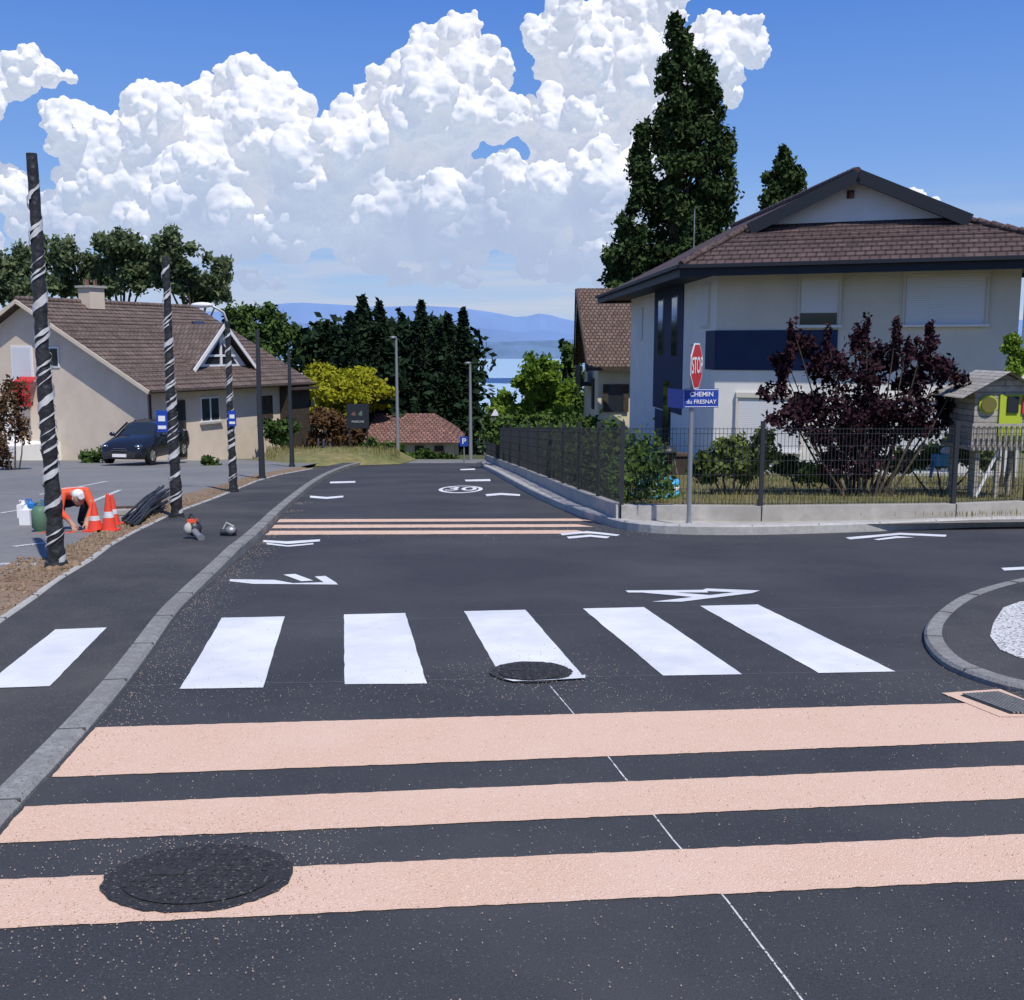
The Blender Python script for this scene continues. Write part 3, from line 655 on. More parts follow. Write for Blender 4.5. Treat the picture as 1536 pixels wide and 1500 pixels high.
h.poly([(r[2].x,D-1,zE),(r[1].x,D+3,r[0].z),(r[2].x,D+7,zE)],'roof_red');h.poly([(r[3].x,D-1,zE),(r[0].x,D+3,r[0].z),(r[3].x,D+7,zE)],'roof_red');h.poly([(r[3].x,D+7,zE),(r[2].x,D+7,zE),(r[1].x,D+3,r[0].z),(r[0].x,D+3,r[0].z)],'roof_red')
h.cur='walls';h.box(((r[2].x+r[3].x)/2,D+3,zE-1.05),(r[2].x-r[3].x-.8,7.2,2.0),'wall_beige')
for q in range(4): h.box((r[3].x+.9+q*1.1,D-.66,zE-1),(.5,.1,1.6),'wood_dark')
h.done('low_building',True)
h=MB();h.cur='walls';p=W(505,600,66);h.box((p.x,66,p.z-1.5),(2.6,3,4),'wall_beige')
h.cur='roof';h.poly([(p.x-1.7,64,p.z+.4),(p.x-1.7,68,p.z+.4),(p.x,68,p.z+1.2),(p.x,64,p.z+1.2)],'roof_old');h.poly([(p.x+1.7,64,p.z+.4),(p.x+1.7,68,p.z+.4),(p.x,68,p.z+1.2),(p.x,64,p.z+1.2)],'roof_old');h.done('shed',True)
# ---------------------------------------------------------------- vegetation
def leaves(name,pts,size,m,par=None,flat=0,up=None):
    pts=np.asarray(pts);n=len(pts);sz=(size*rng.uniform(.6,1.3,n))[:,None]
    t=rng.normal(size=(n,3));t[:,2]*=(1-flat);t/=np.linalg.norm(t,axis=1)[:,None]
    if up is not None: t=t*.4+np.array([0,0,up]);t/=np.linalg.norm(t,axis=1)[:,None]
    b=rng.normal(size=(n,3));b=np.cross(t,b);b/=np.linalg.norm(b,axis=1)[:,None]
    wd=.55 if up is None else .12
    V=np.stack([pts+t*sz,pts+b*sz*wd,pts-t*sz,pts-b*sz*wd],1).reshape(-1,3).astype(np.float32)
    me=bpy.data.meshes.new(name);me.vertices.add(4*n);me.vertices.foreach_set('co',V.ravel());me.loops.add(4*n);me.loops.foreach_set('vertex_index',np.arange(4*n,dtype=np.int32))
    me.polygons.add(n);me.polygons.foreach_set('loop_start',np.arange(0,4*n,4,dtype=np.int32));me.polygons.foreach_set('loop_total',np.full(n,4,dtype=np.int32));me.update();me.validate()
    me.materials.append(MATS[m]);return link(bpy.data.objects.new(name,me),par)
def clumps(cl,n,sub=14,sp=.2):
    vol=np.array([max(r[0],.01)*max(r[2],.01) for c,r in cl],dtype=float);vol/=vol.sum();out=[]
    for (c,r),w_ in zip(cl,vol):
        r=np.array(r,dtype=float);k=max(3,int(sub));m=int(n*w_)
        d=rng.normal(size=(k,3));d/=np.linalg.norm(d,axis=1)[:,None];cen=d*rng.uniform(.4,1.0,(k,1))
        idx=rng.integers(0,k,m);off=rng.normal(size=(m,3))*sp
        out.append(np.array(c)+(cen[idx]+off)*r)
    return np.concatenate(out)
def tree(name,cl,n,size,m,base,tr=.2,sub=14,sp=.2):
    e=link(bpy.data.objects.new(name,None));leaves('crown',clumps(cl,n,sub,sp),size,m,e)
    mb=MB();top=max(c[2] for c,r in cl);cx=np.mean([c[0] for c,r in cl]);cy=np.mean([c[1] for c,r in cl])
    b=Vector(base);tp=Vector((cx,cy,b.z+(top-b.z)*.8))
    mb.tube([b,b.lerp(tp,.3)+Vector((tr*.3,0,0)),b.lerp(tp,.65),tp],[tr,tr*.75,tr*.45,tr*.12],'bark',8)
    for c,r in cl[:14]:
        s_=b.lerp(tp,min(.85,max(.15,(c[2]-b.z)/(tp.z-b.z+.01)*.6)));mb.tube([s_,s_.lerp(Vector(c),.5)+Vector((0,0,.1*r[2])),Vector(c)],[tr*.4,tr*.25,tr*.08],'bark',6)
    mb.done('trunk',par=e);return e
def C(u,v,D,ru,rv=None,dd=0):
    p=W(u,v,D+dd);rv=rv or ru;k=D/1600;return ((p.x,p.y,p.z),(ru*k,ru*k,rv*k))
D=66
cl=[C(1012,42,D,12,22),C(1025,75,D,24,28),C(1048,108,D,22,26),C(1006,115,D,20,28),C(1030,150,D,38,34),C(1068,150,D,20,28),C(1040,205,D,46,36),C(998,195,D,20,34),C(1080,235,D,24,34),C(1030,260,D,48,40),C(1070,300,D,36,38),C(1015,320,D,44,40),C(1078,350,D,32,34),C(1030,380,D,56,40),C(965,215,D,16,30),C(960,255,D,20,32),C(966,300,D,26,36),C(946,345,D,26,30),C(940,385,D,30,28),C(985,400,D,50,32),C(1060,410,D,50,34),C(955,420,D,40,30)]
tree('poplar_tree',cl,54000,.18,'leaf_poplar',(9.6,66,g(66)),.5,15,.19)
D=72
cl=[C(1175,240,D,14,16),C(1168,268,D,20,22),C(1190,272,D,20,22),C(1160,305,D,24,24),C(1194,310,D,22,26),C(1172,340,D,40,30)]
tree('poplar_tree',cl,10000,.2,'leaf_poplar',(18,72,g(72)),.4,15,.19)
def ltree(name,lst,n=11000,m='leaf_left',D=78,sz=.2,sub=12,sp=.2):
    cl=[C(u,v,D,r*.95,r2*.95,random.uniform(-2,2)) for u,v,r,r2 in lst];x=np.mean([c[0][0] for c in cl]);return tree(name,cl,n,sz,m,(x,D,g(D)),.3,sub,sp)
ltree('deciduous_tree',[(10,405,28,30),(40,395,22,30),(70,378,18,26),(95,385,24,30),(110,420,26,28),(60,425,36,26),(5,440,30,24)],9500)
ltree('deciduous_tree',[(160,372,24,24),(150,400,26,26),(190,365,26,22),(205,385,22,30),(180,415,34,30),(215,410,20,34),(150,435,24,20)],9500)
ltree('deciduous_tree',[(250,372,24,26),(240,400,22,30),(275,385,22,24),(265,420,28,28),(300,425,26,24),(325,405,20,26),(335,430,16,26),(310,445,30,20)],9500)
ltree('deciduous_tree',[(370,490,36,28),(400,480,30,20),(425,500,26,24),(390,520,44,26),(350,500,20,30)],9000,'leaf_mid',82)
ltree('deciduous_tree',[(455,505,22,18),(480,498,26,16),(500,515,24,20),(465,530,34,22)],7000,'leaf_mid',88)
ltree('maple_tree',[(805,552,24,18),(786,572,18,18),(822,564,24,22),(805,588,36,26),(757,600,18,18),(835,590,26,30),(770,620,34,22),(820,620,40,24)],14000,'leaf_bright',62,.16,16)
ltree('deciduous_tree',[(850,530,14,18),(860,560,18,26),(855,600,20,30),(840,625,30,20)],6000,'leaf_mid',66)
ltree('shrub_tree',[(485,560,26,14),(530,568,34,16),(565,584,26,16),(510,590,40,20),(560,604,30,12),(468,580,20,18),(500,610,40,14)],13000,'leaf_yellow',62,.15,18)
def conifer(u,vt,vb,wpx,D,n=4600):
    e=link(bpy.data.objects.new('conifer_tree',None));t=W(u,vt,D);b=W(u,vb,D);H=t.z-b.z+1;R=wpx/1600*D
    hh=rng.uniform(0,1,n)**.9;ph=rng.uniform(0,6.283,n);nl=random.randint(9,13);lay=np.floor(hh*nl);ofs=rng.uniform(0,6.28,20);amp=rng.uniform(.6,1.1,20)
    li=lay.astype(int)%20
    lob=(.55+.45*np.cos(ph*4+ofs[li])*rng.uniform(.3,1,n))*amp[li]+rng.normal(0,.08,n);rad=R*np.clip((1-hh)**.7*1.15,.04,1)*lob*np.sqrt(rng.uniform(.2,1,n))
    z=b.z-1+hh*H-np.abs(rad)*.3+rng.normal(0,.15,n)
    lean=random.uniform(-.4,.4)*hh
    leaves('crown',np.stack([t.x+lean+rad*np.cos(ph),D+rad*np.sin(ph),z],1),.3,'leaf_conifer',e,.4)
    mb=MB();mb.tube([(t.x,D,g(D)),(t.x,D,t.z-.3)],[.25,.03],'bark',8);mb.done('trunk',par=e)
for u,vt,vb,w_,D in [(492,490,650,60,74),(518,476,650,56,71),(546,448,660,62,73),(575,458,660,58,75),(600,482,660,66,70),(627,458,665,62,73),(652,488,670,58,70),(676,476,670,44,75),(698,468,670,36,70),(540,510,650,76,66),(630,512,660,70,66),(590,518,660,76,64),(680,540,665,44,66)]:
    conifer(u,vt,vb,w_,D)
pts=[((W(u,v,80).x,80+random.uniform(-2,2),W(u,v,80).z),(2.0,2,1.8)) for u in range(480,700,14) for v in (520,560,600,640)]
leaves('distant_trees',clumps(pts,15000,10,.3),.38,'leaf_conifer')
pts=[]
for _ in range(90):
    x=random.uniform(-60,60)
    if -8<x<8: continue
    pts.append(((x,random.uniform(95,120),g(105)+random.uniform(1,5)),(3.5,3,3.5)))
leaves('distant_trees',clumps(pts,24000,14),.45,'leaf_mid')
pts=[((random.uniform(-400,400),random.uniform(330,600),-56+random.uniform(-8,4)),(14,14,9)) for _ in range(160)]
leaves('distant_trees',clumps(pts,18000,10),1.9,'leaf_mid')
def bush(name,lst,n,m,D,sz=.06,sub=12,sp=.2,stem=.03):
    cl=[C(u,v,D,r,r2,random.uniform(-.5,.5)) for u,v,r,r2 in lst];e=link(bpy.data.objects.new(name,None))
    leaves('foliage',clumps(cl,n,sub,sp),sz,m,e);mb=MB()
    cx=np.mean([c[0][0] for c in cl])
    for c,r in cl:
        b=Vector((cx+(c[0]-cx)*.2,c[1],g(D)));mb.tube([b,b.lerp(Vector(c),.5)+Vector((.03,0,0)),Vector(c)+Vector((0,0,r[2]*.5))],[stem,stem*.66,stem*.2],'bark',6)
    mb.done('stems',par=e);return e
D=20.5
bush('purple_plum_tree',[(1205,515,20,24),(1178,545,20,20),(1235,548,28,26),(1290,515,20,26),(1325,540,26,26),(1290,570,36,28),(1385,522,18,18),(1412,552,24,22),(1438,575,18,14),(1375,575,32,24),(1162,588,22,14),(1215,600,42,26),(1280,615,46,30),(1345,615,44,28),(1425,600,26,22),(1190,630,30,20),(1240,652,40,28),(1310,655,44,32),(1385,640,34,24),(1250,690,30,20),(1300,695,30,20),(1188,505,7,30),(1172,560,8,30),(1345,498,7,26),(1300,490,6,24),(1395,500,6,22),(1240,510,6,24),(1360,530,7,26),(1420,625,20,16)],15000,'leaf_purple',D,.06,15,.22)
bush('shrub',[(1075,690,26,24),(1100,680,26,24),(1140,680,28,26),(1120,700,34,20),(1060,705,20,16)],6000,'leaf_shrub',21,.065,14)
bush('shrub',[(1350,690,26,18),(1400,685,30,22),(1440,670,22,28),(1470,690,20,20)],5000,'leaf_shrub',22,.065,14)
bush('shrub',[(1180,700,22,16),(1210,705,20,16),(1240,715,20,10)],3000,'leaf_hedge',21,.055)
bush('shrub',[(1515,515,14,14),(1530,540,16,18),(1520,560,12,14)],2500,'leaf_bright',23,.06)
bush('hedge',[(745,640,18,18),(775,636,22,16),(810,636,24,16),(850,636,24,16),(880,640,16,16),(790,655,60,16)],8000,'leaf_hedge',38,.09,20)
# planted hedge along the side fence, behind the mesh
e=link(bpy.data.objects.new('hedge',None));cl=[]
for a,b in zip(FN[1:5],FN[2:6]):
    L_=math.dist(a,b);n=int(L_/.7)
    for i in range(n):
        t=(i+.5)/n;x=a[0]+(b[0]-a[0])*t;y=a[1]+(b[1]-a[1])*t
        if y<16.8: continue
        hgt=random.uniform(.75,1.35)*(1 if y>19 else .75)
        for kx_ in (.55,1.1): cl.append(((x+kx_,y+.25,g(y)+.2+hgt*.5),(.42,.45,hgt*.55)))
leaves('foliage',clumps(cl,26000,12,.24),.062,'leaf_hedge',e)
mb=MB()
for c,r in cl[::2]: mb.tube([(c[0],c[1],g(c[1])+.1),(c[0]+.05,c[1],c[2]),(c[0],c[1],c[2]+r[2]*.8)],[.02,.015,.005],'bark',6)
mb.done('stems',par=e)
bush('shrub',[(412,650,20,18),(430,640,18,14),(400,640,12,12)],3000,'leaf_mid',50,.11)
bush('shrub',[(485,635,22,20),(510,645,24,22),(475,655,20,14),(530,655,16,12)],4000,'leaf_red',53,.11)
bush('shrub',[(560,672,18,12),(590,676,16,12),(620,684,24,8),(665,686,24,6),(640,680,14,8)],4000,'leaf_hedge',50,.1)
bush('shrub',[(480,690,14,6),(540,688,20,6),(585,690,14,6)],2500,'leaf_shrub',44,.08)
bush('shrub',[(20,600,22,34),(5,640,24,40),(35,650,14,24),(8,680,20,20)],2200,'leaf_red',34,.07)
bush('shrub',[(310,690,10,7),(322,695,8,6)],900,'leaf_hedge',38,.06)
bush('shrub',[(135,685,20,10),(160,678,14,8)],1200,'leaf_mid',41,.08)
def mound(name,poly,h,m):
    cx=sum(p[0] for p in poly)/len(poly);cy=sum(p[1] for p in poly)/len(poly);V=[];F=[];n=len(poly)
    for k,(s_,hh) in enumerate([(1,0),(.82,.6),(.55,.95),(.2,1)]):
        for x,y in poly:
            X=cx+(x-cx)*s_;Y=cy+(y-cy)*s_;V.append((X,Y,g(Y)+.02+h*hh*random.uniform(.85,1.1)))
    for k in range(3):
        for i in range(n): F.append((k*n+i,k*n+(i+1)%n,(k+1)*n+(i+1)%n,(k+1)*n+i))
    F.append(tuple(range(3*n,4*n)))
    me=bpy.data.meshes.new(name);me.from_pydata(V,[],F);me.materials.append(MATS[m]);link(bpy.data.objects.new(name,me))
vp=[P(u,v) for u,v in [(470,700),(420,699),(385,694),(380,690),(430,688),(500,687),(580,687),(625,690),(600,697),(530,699)]]
mound('grass_bank',vp,.55,'dry_grass')
def blades(name,n,fn,size,m='blade'):
    leaves(name,np.array([fn() for _ in range(n)]),size,m,None,0,2.0)
def gf():
    while True:
        x,y=random.uniform(-1,13),random.uniform(15.5,30)
        k=np.interp(y,[15.5,44],[2.6,-1]) if y>16 else 2.8
        if x>k+(.3): return (x,y,g(y)+.2)
blades('grass',20000,gf,.05)
def vg():
    p=P(random.uniform(400,600),random.uniform(688,697));return (p[0],p[1],g(p[1])+random.uniform(.2,.6))
blades('grass',5000,vg,.1)
def wd_():
    k=random.randint(1,len(DR)-3);t=random.random();x=DR[k][0]+(DR[k+1][0]-DR[k][0])*t-random.uniform(.1,.5);y=DR[k][1]+(DR[k+1][1]-DR[k][1])*t;return (x,y,g(y)+ramp(y)+.02)
blades('weeds',500,wd_,.035)
# ---------------------------------------------------------------- wrapped lamp posts
def lamppost(u,vb,vt,r,wrap=True,arm=None,off=ramp):
    x,y=P(u,vb,off);z0=g(y)+off(y)-.05;top=W(u,vt,y).z
    mb=MB();H=top-z0;pts=[];rs=[];n=60
    for i in range(n+1):
        t=i/n;pts.append((x+math.sin(t*9)*.006,y+math.cos(t*7)*.006,z0+H*t));rs.append(r*(1-.4*t)*(1+(random.uniform(-.12,.12) if wrap else 0)))
    mb.cur='pole';mb.tube(pts,rs,'black_plastic' if wrap else 'dark_paint',14)
    mb.cur='base';mb.tube([(x,y,z0),(x,y,z0+.12)],[r*1.5,r*1.25],'black_plastic',12)
    if wrap:
        mb.cur='tape'
        for start,end,wd,ph in ((.03,.97,.045,0),(.06,.9,.022,2.2),(.3,.75,.018,4)):
            turns=(end-start)*H/.33;m=int(turns*22);vs=[];fs=[];p1,p2=random.random()*6,random.random()*6
            for i in range(m+1):
                t=start+(end-start)*i/m;an=ph+2*math.pi*turns*i/m+.9*math.sin(i*.05+p1);rr=r*(1-.4*t)*1.11+.004;w_=wd*(1+.7*math.sin(i*.11+p2)+.25*math.sin(i*1.3))
                for q in(-1,1): vs.append((x+rr*math.cos(an),y+rr*math.sin(an),z0+H*t+q*w_/2))
            for i in range(m): fs.append((2*i,2*i+1,2*i+3,2*i+2))
            mb.add(vs,fs,'tape_white',True)
    if arm:
        mb.cur='arm';tx,tz=x,top
        mb.tube([(tx,y,tz),(tx-.06,y,tz+.18),(tx-.3,y,tz+.32)],.028,'galv',8);mb.cur='lantern';mb.ball((tx-.5,y,tz+.33),(.24,.11,.06),'frame_white')
    return mb,x,y,z0,top
for (u,vb,vt,r,wr,arm) in [(85,852,230,.085,True,None),(265,776,385,.085,True,None),(350,738,482,.085,True,1),(393,718,494,.085,False,None),(438,700,526,.085,False,None)]:
    mb,x,y,z0,top=lamppost(u,vb,vt,r,wr,arm)
    if u==85:
        for _ in range(12): mb.ball((x+random.uniform(-.2,.2),y+random.uniform(-.2,.2),z0+.06),(.07,.07,.05),'dirt',1,.3)
    if u in (265,350):
        mb.cur='sign_plate'
        zt_=W(u,617,y).z;sx_=x-(.12 if u==265 else -.06);mb.box((sx_,y-.1,zt_-.14),(.16,.02,.32),'sign_blue');mb.box((sx_,y-.112,zt_-.10),(.1,.004,.08),'white');mb.box((sx_,y-.112,zt_-.23),(.12,.004,.05),'white')
    mb.done('street_lamp',True)
for u,vb,vt,D in [(597,690,507,47),(706,690,545,48)]:
    b=W(u,vb,D);t=W(u,vt,D);mb=MB();mb.cur='pole';mb.tube([(b.x,D,g(D)),(b.x,D,t.z)],[.09,.05],'galv',8);mb.cur='lantern';mb.tube([(b.x,D,t.z),(b.x-.05,D-.2,t.z+.03)],.04,'galv',6);mb.ball((b.x-.08,D-.4,t.z+.02),(.16,.3,.06),'galv');mb.done('street_lamp',True)
# ---------------------------------------------------------------- stop sign
x,y=P(1033,787,.12);z0=g(y)+.1
mb=MB();mb.cur='pole';zt_=W(1033,518,y).z;mb.tube([(x,y,z0),(x,y,zt_)],.032,'galv',12);mb.tube([(x,y,zt_),(x,y,zt_+.01)],.034,'dark_paint',12)
mb.cur='pole_base';mb.tube([(x,y,z0),(x,y,z0+.06)],[.06,.04],'galv',10)
cz=W(1033,549,y).z;R=.335
Rz=Matrix.Rotation(math.radians(66),4,'Z')
def plate(M_,pts,m,th_=.006):
    o=mb.M;mb.M=M_;n=len(pts)
    vs=[(a,0,b) for a,b in pts]+[(a,th_,b) for a,b in pts];fs=[tuple(range(n)),tuple(range(n,2*n))]+[(i,(i+1)%n,n+(i+1)%n,n+i) for i in range(n)]
    mb.add(vs,fs,m);mb.M=o
octo=lambda R:[(R*math.cos(math.radians(22.5+45*i)),R*math.sin(math.radians(22.5+45*i))) for i in range(8)]
M0=Matrix.Translation((x,y,cz))@Rz@Matrix.Translation((0,-.06,0))
mb.cur='plate';plate(M0,octo(R),'white');plate(M0@Matrix.Translation((0,-.004,0)),octo(R*.93),'red',.003);plate(M0@Matrix.Translation((0,.008,0)),octo(R),'galv')
mb.cur='name_plate'
c1=W(1050,597,y);Mc=Matrix.Translation((c1.x+.01,y-.05,c1.z))@Matrix.Rotation(math.radians(6),4,'Z');rect=lambda a,b,c_,d:[(a,b),(c_,b),(c_,d),(a,d)]
plate(Mc,rect(-.24,-.13,.24,.13),'sign_blue')
for b0 in (.112,-.120): plate(Mc@Matrix.Translation((0,-.005,0)),rect(-.23,b0,.23,b0+.008),'white',.003)
c2=W(1015,598,y);plate(Matrix.Translation((c2.x-.01,y+.06,c2.z))@Matrix.Rotation(math.radians(-72),4,'Z'),rect(-.24,-.13,.24,.13),'sign_blue')
e=mb.done('stop_sign',True)
R90=Matrix.Rotation(math.radians(90),4,'X')
text('STOP',.25,M0@Matrix.Translation((0,-.009,0))@R90,'white','lettering',e,yscale=1.25)
text('CHEMIN',.09,Mc@Matrix.Translation((0,-.008,.052))@R90,'white','lettering_1',e)
text('du FRESNAY',.078,Mc@Matrix.Translation((0,-.008,-.05))@R90,'white','lettering_2',e)
p=W(743,618,40);mb=MB();mb.cur='pole';mb.tube([(p.x,40,g(40)),(p.x,40,p.z)],.025,'galv',8);mb.cur='plate'
plate(Matrix.Translation((p.x,39.95,p.z)),[(-.2,-.16),(.2,-.16),(0,.18)],'roof_red');plate(Matrix.Translation((p.x,39.94,p.z)),[(-.16,-.135),(.16,-.135),(0,.13)],'white',.004);mb.done('warning_sign',True)
p=W(696,662,44);mb=MB();mb.cur='pole';mb.tube([(p.x,44,g(44)),(p.x,44,p.z+.2)],.03,'galv',8);mb.cur='plate';plate(Matrix.Translation((p.x,43.94,p.z)),rect(-.17,-.2,.17,.2),'sign_blue');e=mb.done('parking_sign',True);text('P',.34,Matrix.Translation((p.x,43.93,p.z))@R90,'white','lettering',e)
p=W(537,624,48);mb=MB();mb.cur='posts'
for q in(-.4,.4): mb.tube([(p.x+q,48,g(48)),(p.x+q,48,p.z+.5)],.04,'dark_paint',8)
mb.cur='panel';plate(Matrix.Translation((p.x,47.93,p.z)),rect(-.5,-.55,.5,.55),'navy_dark');plate(Matrix.Translation((p.x,47.92,p.z)),[(-.3,.05),(-.12,-.0),(-.05,.2),(-.2,.25)],'roof_red',.004);plate(Matrix.Translation((p.x,47.915,p.z)),[(.02,.05),(.2,.0),(.2,.25),(.1,.2)],'gas_green',.004);e=mb.done('billboard',True)
text('MARCHE',.14,Matrix.Translation((p.x,47.91,p.z-.25))@R90,'kerb_light','lettering',e)
for u,v in [(478,688),(486,690)]:
    xx,yy=P(u,v);mb=MB();mb.tube([(xx,yy,g(yy)),(xx,yy,g(yy)+.9),(xx,yy,g(yy)+.95)],[.07,.06,.02],'dark_paint',10);mb.done('bollard')
# ---------------------------------------------------------------- traffic cones
for u,v,H in [(143,797,.36),(164,797,.47),(170,788,.4)]:
    x,y=P(u,v,ramp);z=g(y)+ramp(y);mb=MB();mb.box((x,y,z+.015),(.24,.24,.03),'cone_red')
    prof=[(0,.095),(.33,.07),(.334,.071),(.5,.055),(.505,.053),(.75,.036),(.98,.02),(1,.012)]
    for (a,ra),(b,rb) in zip(prof,prof[1:]):
        mb.tube([(x,y,z+.03+a*H),(x,y,z+.03+b*H)],[ra,rb],'tape_white' if (a==.334) else 'cone_red',16,a>.9)
    mb.done('traffic_cone')
def gp(u,v): x,y=P(u,v,ramp);return x,y,g(y)+ramp(y)
x,y,z=gp(62,797);mb=MB();mb.tube([(x,y,z),(x,y,z+.03),(x,y,z+.06),(x,y,z+.27),(x,y,z+.33),(x,y,z+.345)],[.09,.085,.11,.11,.07,.03],'gas_green',16);mb.tube([(x,y,z+.33),(x,y,z+.4)],.02,'galv',8);mb.tube([(x+.05*math.cos(t),y+.05*math.sin(t),z+.38) for t in np.linspace(0,6,14)],.008,'gas_green',6,False);mb.done('gas_bottle')
for u,v,m_,hh in [(40,787,'white',.28),(47,778,'blue_plastic',.3),(36,776,'white',.26),(68,775,'blue_plastic',.26)]:
    x,y,z=gp(u,v);mb=MB();mb.box((x,y,z+hh*.38),(.15,.12,hh*.76),m_);mb.tube([(x,y,z+hh*.76),(x,y,z+hh*.85),(x,y,z+hh)],[.06,.025,.025],m_,10);mb.tube([(x-.05,y,z+hh*.76),(x-.05,y,z+hh),(x,y,z+hh*.95)],.012,m_,6);mb.done('jerrycan')
x,y,z=gp(62,797);mb=MB();mb.tube([(x+.3*t+.05*math.sin(t*9),y-.2-.1*math.cos(t*6),z+.012) for t in np.linspace(0,1.5,24)],.01,'cone_red',6);mb.done('gas_hose')
mb=MB()
for i in range(20):
    a=gp(198+random.uniform(-14,10),791-random.uniform(0,7));b=gp(248+random.uniform(-10,8),760+random.uniform(-10,6));k=i/20*.2
    mb.tube([(a[0],a[1],a[2]+.03+k*.2),((a[0]+b[0])/2,(a[1]+b[1])/2,(a[2]+b[2])/2+.08+k*.8+random.uniform(0,.04)),(b[0],b[1],b[2]+.1+k*1.2)],.018,'black_plastic',7)
mb.done('pipe_pile')
mb=MB();a=gp(190,772);mb.box((a[0],a[1],a[2]+.05),(.6,.3,.06),'wood_grey');mb.box((a[0]+.1,a[1]+.2,a[2]+.08),(.7,.12,.05),'bark',Matrix.Rotation(.2,3,'Z'));mb.done('timber_boards')
x,y,z=gp(292,808);mb=MB();mb.cur='engine';mb.ball((x-.02,y+.05,z+.12),(.10,.09,.10),'dark_paint');mb.box((x-.03,y+.05,z+.21),(.11,.1,.05),'orange');mb.ball((x-.07,y,z+.12),(.06,.07,.08),'kerb_light')
mb.cur='tube';mb.tube([(x,y,z+.10),(x+.07,y-.1,z+.06),(x+.14,y-.2,z+.045)],[.042,.036,.045],'galv',10);mb.cur='handle';mb.tube([(x-.1,y+.05,z+.18),(x-.05,y+.05,z+.3),(x+.05,y+.02,z+.2)],.014,'dark_paint',6);mb.done('leaf_blower',True)
x,y,z=gp(343,804);mb=MB();mb.cur='motor';mb.ball((x+.03,y,z+.07),(.07,.06,.06),'galv');mb.tube([(x-.1,y,z+.05),(x+.1,y,z+.05)],.04,'dark_paint',10);mb.cur='handle';mb.tube([(x-.07,y,z+.08),(x-.02,y,z+.17),(x+.07,y,z+.12)],.012,'kerb_light',6);mb.done('power_tool',True)
# ---------------------------------------------------------------- worker
def skinfig(bones,radii,name):
    vs=[];idx={};ed=[]
    for k,p in bones.items(): idx[k]=len(vs);vs.append(p[0])
    for k,p in bones.items():
        if p[1]: ed.append((idx[p[1]],idx[k]))
    me=bpy.data.meshes.new(name);me.from_pydata(vs,ed,[]);o=link(bpy.data.objects.new(name,me))
    m=o.modifiers.new('s','SKIN');sv_=me.skin_vertices[0].data
    for k,i in idx.items(): sv_[i].radius=(radii[k],radii[k]);sv_[i].use_root=(bones[k][1] is None)
    m=o.modifiers.new('u','SUBSURF');m.levels=2;m.render_levels=2
    bpy.context.view_layer.update()
    m2=bpy.data.meshes.new_from_object(o.evaluated_get(bpy.context.evaluated_depsgraph_get()));bpy.data.objects.remove(o);return m2
B={'pel':((0,0,.40),None),'sp':((.12,0,.49),'pel'),'ch':((.25,0,.53),'sp'),'nk':((.37,0,.51),'ch'),'hd':((.44,0,.48),'nk')}
R_={'pel':.125,'sp':.12,'ch':.13,'nk':.06,'hd':.06}
for sn,sg in (('l',1),('r',-1)):
    B['hip'+sn]=((.0,.1*sg,.37),'pel');B['kn'+sn]=((.27,.16*sg,.38),'hip'+sn);B['an'+sn]=((.05,.14*sg,.09),'kn'+sn);B['to'+sn]=((.21,.16*sg,.045),'an'+sn)
    B['sh'+sn]=((.29,.16*sg,.52),'ch');B['el'+sn]=((.37,.21*sg,.30),'sh'+sn);B['wr'+sn]=((.44,.10*sg,.15),'el'+sn);B['pa'+sn]=((.47,.08*sg,.11),'wr'+sn)
    R_.update({'hip'+sn:.095,'kn'+sn:.065,'an'+sn:.046,'to'+sn:.042,'sh'+sn:.068,'el'+sn:.046,'wr'+sn:.03,'pa'+sn:.032})
    for i,(dx,dy,dz) in enumerate([(.05,.03,-.04),(.06,.012,-.05),(.06,-.006,-.05),(.05,-.022,-.045),(.01,-.05,-.02)]):
        k=f'f{i}{sn}';B[k]=((.47+dx,(.08+dy)*sg,.11+dz),'pa'+sn);R_[k]=.009;B[k+'t']=((.47+dx+.012,(.08+dy)*sg,.11+dz-.03),k);R_[k+'t']=.008
me=skinfig(B,R_,'body')
for nme in ('orange','trouser','skin','boot','tape_white'): me.materials.append(MATS[nme])
for p in me.polygons:
    c=p.center;mi=0;p.use_smooth=True
    if c.z<.09 and c.x<.36: mi=3
    elif c.x<.07 or (c.z<.45 and c.x<.33 and abs(c.y)<.23 and not (c.z>.43 and c.x>.2)): mi=1
    if c.x>.43 and c.z<.2: mi=2
    if mi==0 and c.z>.42 and (.12<c.x<.15 or .22<c.x<.25): mi=4
    if c.x>.38 and c.z>.4: mi=2
    p.material_index=mi
x,y,z=gp(103,793)
Mw=Matrix.Translation((x,y,z))@Matrix.Rotation(math.radians(-50),4,'Z')
me.transform(Mw);wk=link(bpy.data.objects.new('worker',None));link(bpy.data.objects.new('body',me),wk)
mb=MB(Mw);mb.cur='head';hx,hz0=.47,.47;mb.ball((hx,0,hz0),(.09,.072,.105),'skin',3);mb.ball((hx+.09,0,hz0-.02),(.02,.012,.018),'skin');mb.ball((hx,.073,hz0-.01),(.02,.012,.03),'skin');mb.ball((hx,-.073,hz0-.01),(.02,.012,.03),'skin')
for q in(-.03,.03): mb.ball((hx+.08,q,hz0+.01),(.01,.011,.008),'dark_paint',1)
mb.box((hx+.083,0,hz0-.05),(.012,.045,.008),'red');mb.cur='cap';mb.ball((hx-.01,0,hz0+.04),(.094,.077,.074),'white',3);mb.tube([(hx+.05,0,hz0+.04),(hx+.12,0,hz0+.03)],[.052,.04],'white',12)
mb.done('head_and_cap',True,wk)
